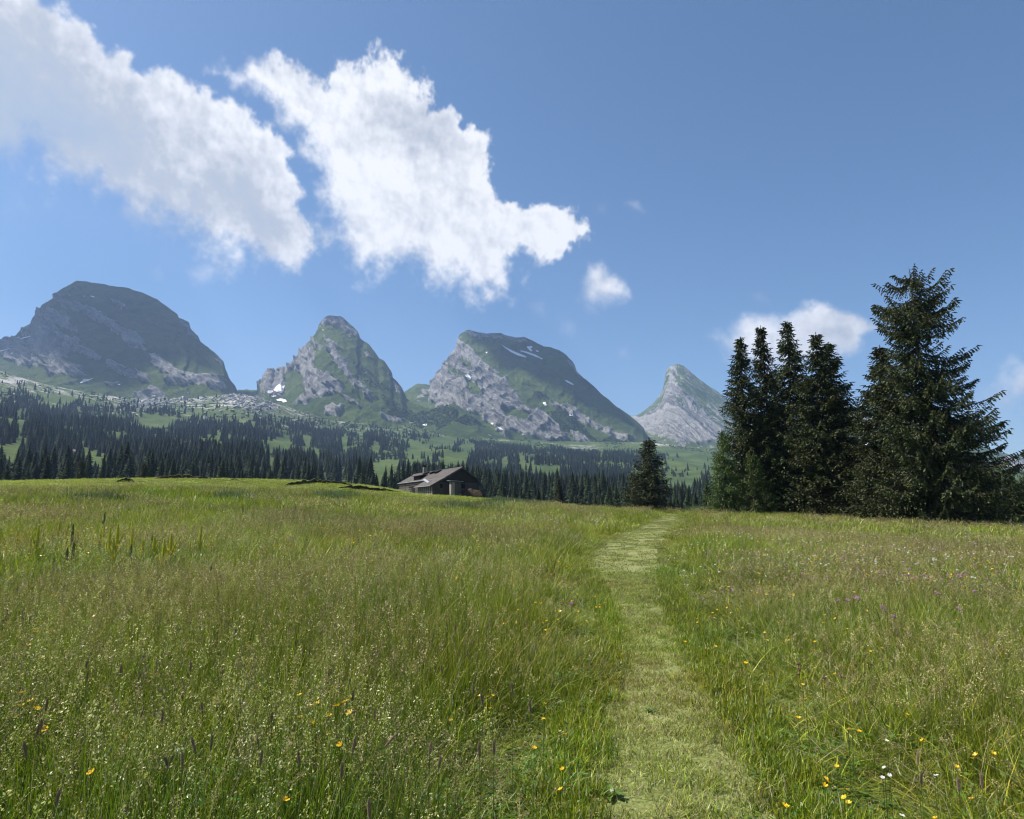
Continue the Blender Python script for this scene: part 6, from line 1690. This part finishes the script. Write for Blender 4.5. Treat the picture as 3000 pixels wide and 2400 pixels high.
# dock plants with tall seed spikes
dsp = [spike_mesh(.62, .034, M_DOCK, 24, 6, i, 'seed_spike') for i in range(3)]; dsd = [spike_mesh(.62, .028, M_DOCK2, 24, 6, 5 + i, 'seed_spike') for i in range(2)]
def leaf_mesh(L, W_, seed=0, arch=.35, mat=None, name='leaf'):
    q = MB(); n = 7; P = []
    rr_ = random.Random(seed)
    for i in range(n):
        f = i / (n - 1); w = W_ * math.sin(math.pi * min(1, f * .92 + .06)) ** .8 * (1 + .12 * math.sin(f * 17 + seed))
        x = L * f; z = arch * L * math.sin(f * 2.2) - .25 * L * f * f
        P += [(x, -w, z + .25 * w), (x, 0, z - .12 * w), (x, w, z + .25 * w)]
    q.add(P, [f_ for i in range(n - 1) for f_ in ((3*i, 3*i+1, 3*i+4, 3*i+3), (3*i+1, 3*i+2, 3*i+5, 3*i+4))])
    return q.mesh(name, mat or M_LEAF)
lf = [leaf_mesh(.26, .045, i) for i in range(3)]
DK = [(118,1560,1640,0,'yellow green dock spike near the left border'),(165,1527,1625,0,'tall yellow green dock spike, second from the left'),(187,1606,1715,1,'dark leaning dock spike in front of the left pair'),(206,1588,1700,1,'dark dock spike leaning beside the other dark one'),(149,1640,1735,1,'short dark dock spike low at the left'),
      (311,1546,1685,0,'yellow dock spike, left one of the middle clump'),(333,1535,1690,0,'tallest yellow dock spike of the middle clump'),(322,1575,1700,0,'short dock spike between the two tall ones of the middle clump'),(374,1582,1650,0,'yellow dock spike right of the middle clump'),(386,1590,1655,0,'slim dock spike right of the middle clump'),(284,1590,1660,1,'pale slim dock spike left of the middle clump'),
      (471,1580,1720,0,'left dock spike of the twin pair'),(491,1563,1715,0,'right and taller dock spike of the twin pair'),(440,1568,1640,1,'faint slim dock spike behind the twin pair'),(190,1535,1620,0,'bushy yellow dock spike between the left ones'),(300,1500,1580,1,'distant slim dock spike behind the middle clump'),(708,1480,1540,1,'distant dark dock spike right of the left meadow'),(862,1480,1535,1,'distant dark dock spike in the middle of the left meadow'),
      (1010,1655,1760,0,'pale dock spike in the centre of the left meadow'),(1165,1740,1830,0,'green dock spike in the grass left of the path'),(1325,1690,1790,0,'pale dock spike, left of two near the path'),(1350,1700,1795,0,'pale dock spike, right of two near the path'),(1484,1705,1800,0,'dock spike nearest the left side of the path'),(1502,1695,1790,0,'slim dock spike beside the one nearest the path'),(610,1655,1790,1,'dark speckled dock spike in the left foreground')]
for i in range(15):
    dx_ = rr.uniform(20, 640); DK.append((dx_, rr.uniform(1530, 1600), rr.uniform(1640, 1700), int(rr.random() < .25), 'loose dock spike ' + ('by the left border' if dx_ < 110 else 'among the left clumps' if dx_ < 300 else 'between the middle clump and the twin pair' if dx_ < 480 else 'right of the twin pair')))
for i, (px, top, bot, dark, lab) in enumerate(DK):
    p = ground_at(px, bot + 10, 0); D = math.hypot(p[0], p[1])
    tx, te = azel(px, top); H = float(te) * D + EYE - p[2]
    H = max(.6, min(H, 1.5))
    root = empty('dock_plant', tuple(p), i * 1.1); tag(root, lab, 'dock plant', 'dock plants in the left meadow')
    q = MB(); q.tube([(0, 0, 0), (.01, .01, H * .5), (0, 0, H * .97)], [.007, .005, .002], 5); q.build('stem', M_STEM, root)
    mm = dsd[i % 2] if dark else dsp[i % 3]
    s_ = link('seed_spike', mm, root, (0, 0, H * .36)); s_.scale = (.95, .95, H * .64 / .62)
    for k in range(2):
        if not dark or k == 0:
            a = i + k * 2.5; z = H * (.4 + .15 * k); b2 = link('seed_spike', mm, root, (0, 0, z)); b2.rotation_euler = (.35 * math.cos(a), .35 * math.sin(a), 0); b2.scale = (.6, .6, H * .33 / .62)
    for k in range(5):
        l_ = link('leaf', lf[k % 3], root, (0, 0, .05 + .07 * k)); l_.rotation_euler = (0, -.4, k * 2.4)
# broad leaved plants at the feet of the grass
bl_ = [leaf_mesh(.16, .032, 20 + i, .25) for i in range(3)]; pl_ = [leaf_mesh(.09, .022, 30 + i, .1) for i in range(2)]
for i, (px, py, s, nlf, lab) in enumerate([(470,2340,1.0,9,'broad leaved plant in the dark grass at the bottom left'),(560,2290,.9,8,'leafy plant under the buttercup cluster at the bottom'),(400,2390,1.1,9,'broad leaved plant cut by the bottom edge'),(760,2310,.8,8,'small leafy plant in the bottom centre grass'),(1060,2200,.8,8,'leafy rosette below the foxtail heads in the centre'),
        (1905,2092,.42,8,'flat plantain rosette growing in the middle of the path'),(1790,2345,.6,8,'leafy weed at the left edge of the path near the bottom'),(2425,2350,.45,9,'broad leaved plant right of the path near the bottom'),(2180,2080,.5,7,'small leafy weed on the right edge of the path'),(1850,1905,.5,7,'grey green weed on the left edge of the path where it narrows'),(2230,2290,.5,7,'small leafy weed on the right edge of the path near the bottom')]):
    p = ground_at(px, py, .0 if s < .7 else .12, 2.0)
    root = empty('leafy_plant', tuple(p + np.array([0, 0, .01])), i); root.scale = (s, s, s); tag(root, lab, 'plant')
    for k in range(nlf):
        l_ = link('leaf', bl_[k % 3], root, (0, 0, .0 if s < .7 else .05 * (k // 3) * 1.6 + .08)); l_.rotation_euler = (.2 * math.sin(k), -.25 - .25 * (k // 4), k * 2.4)
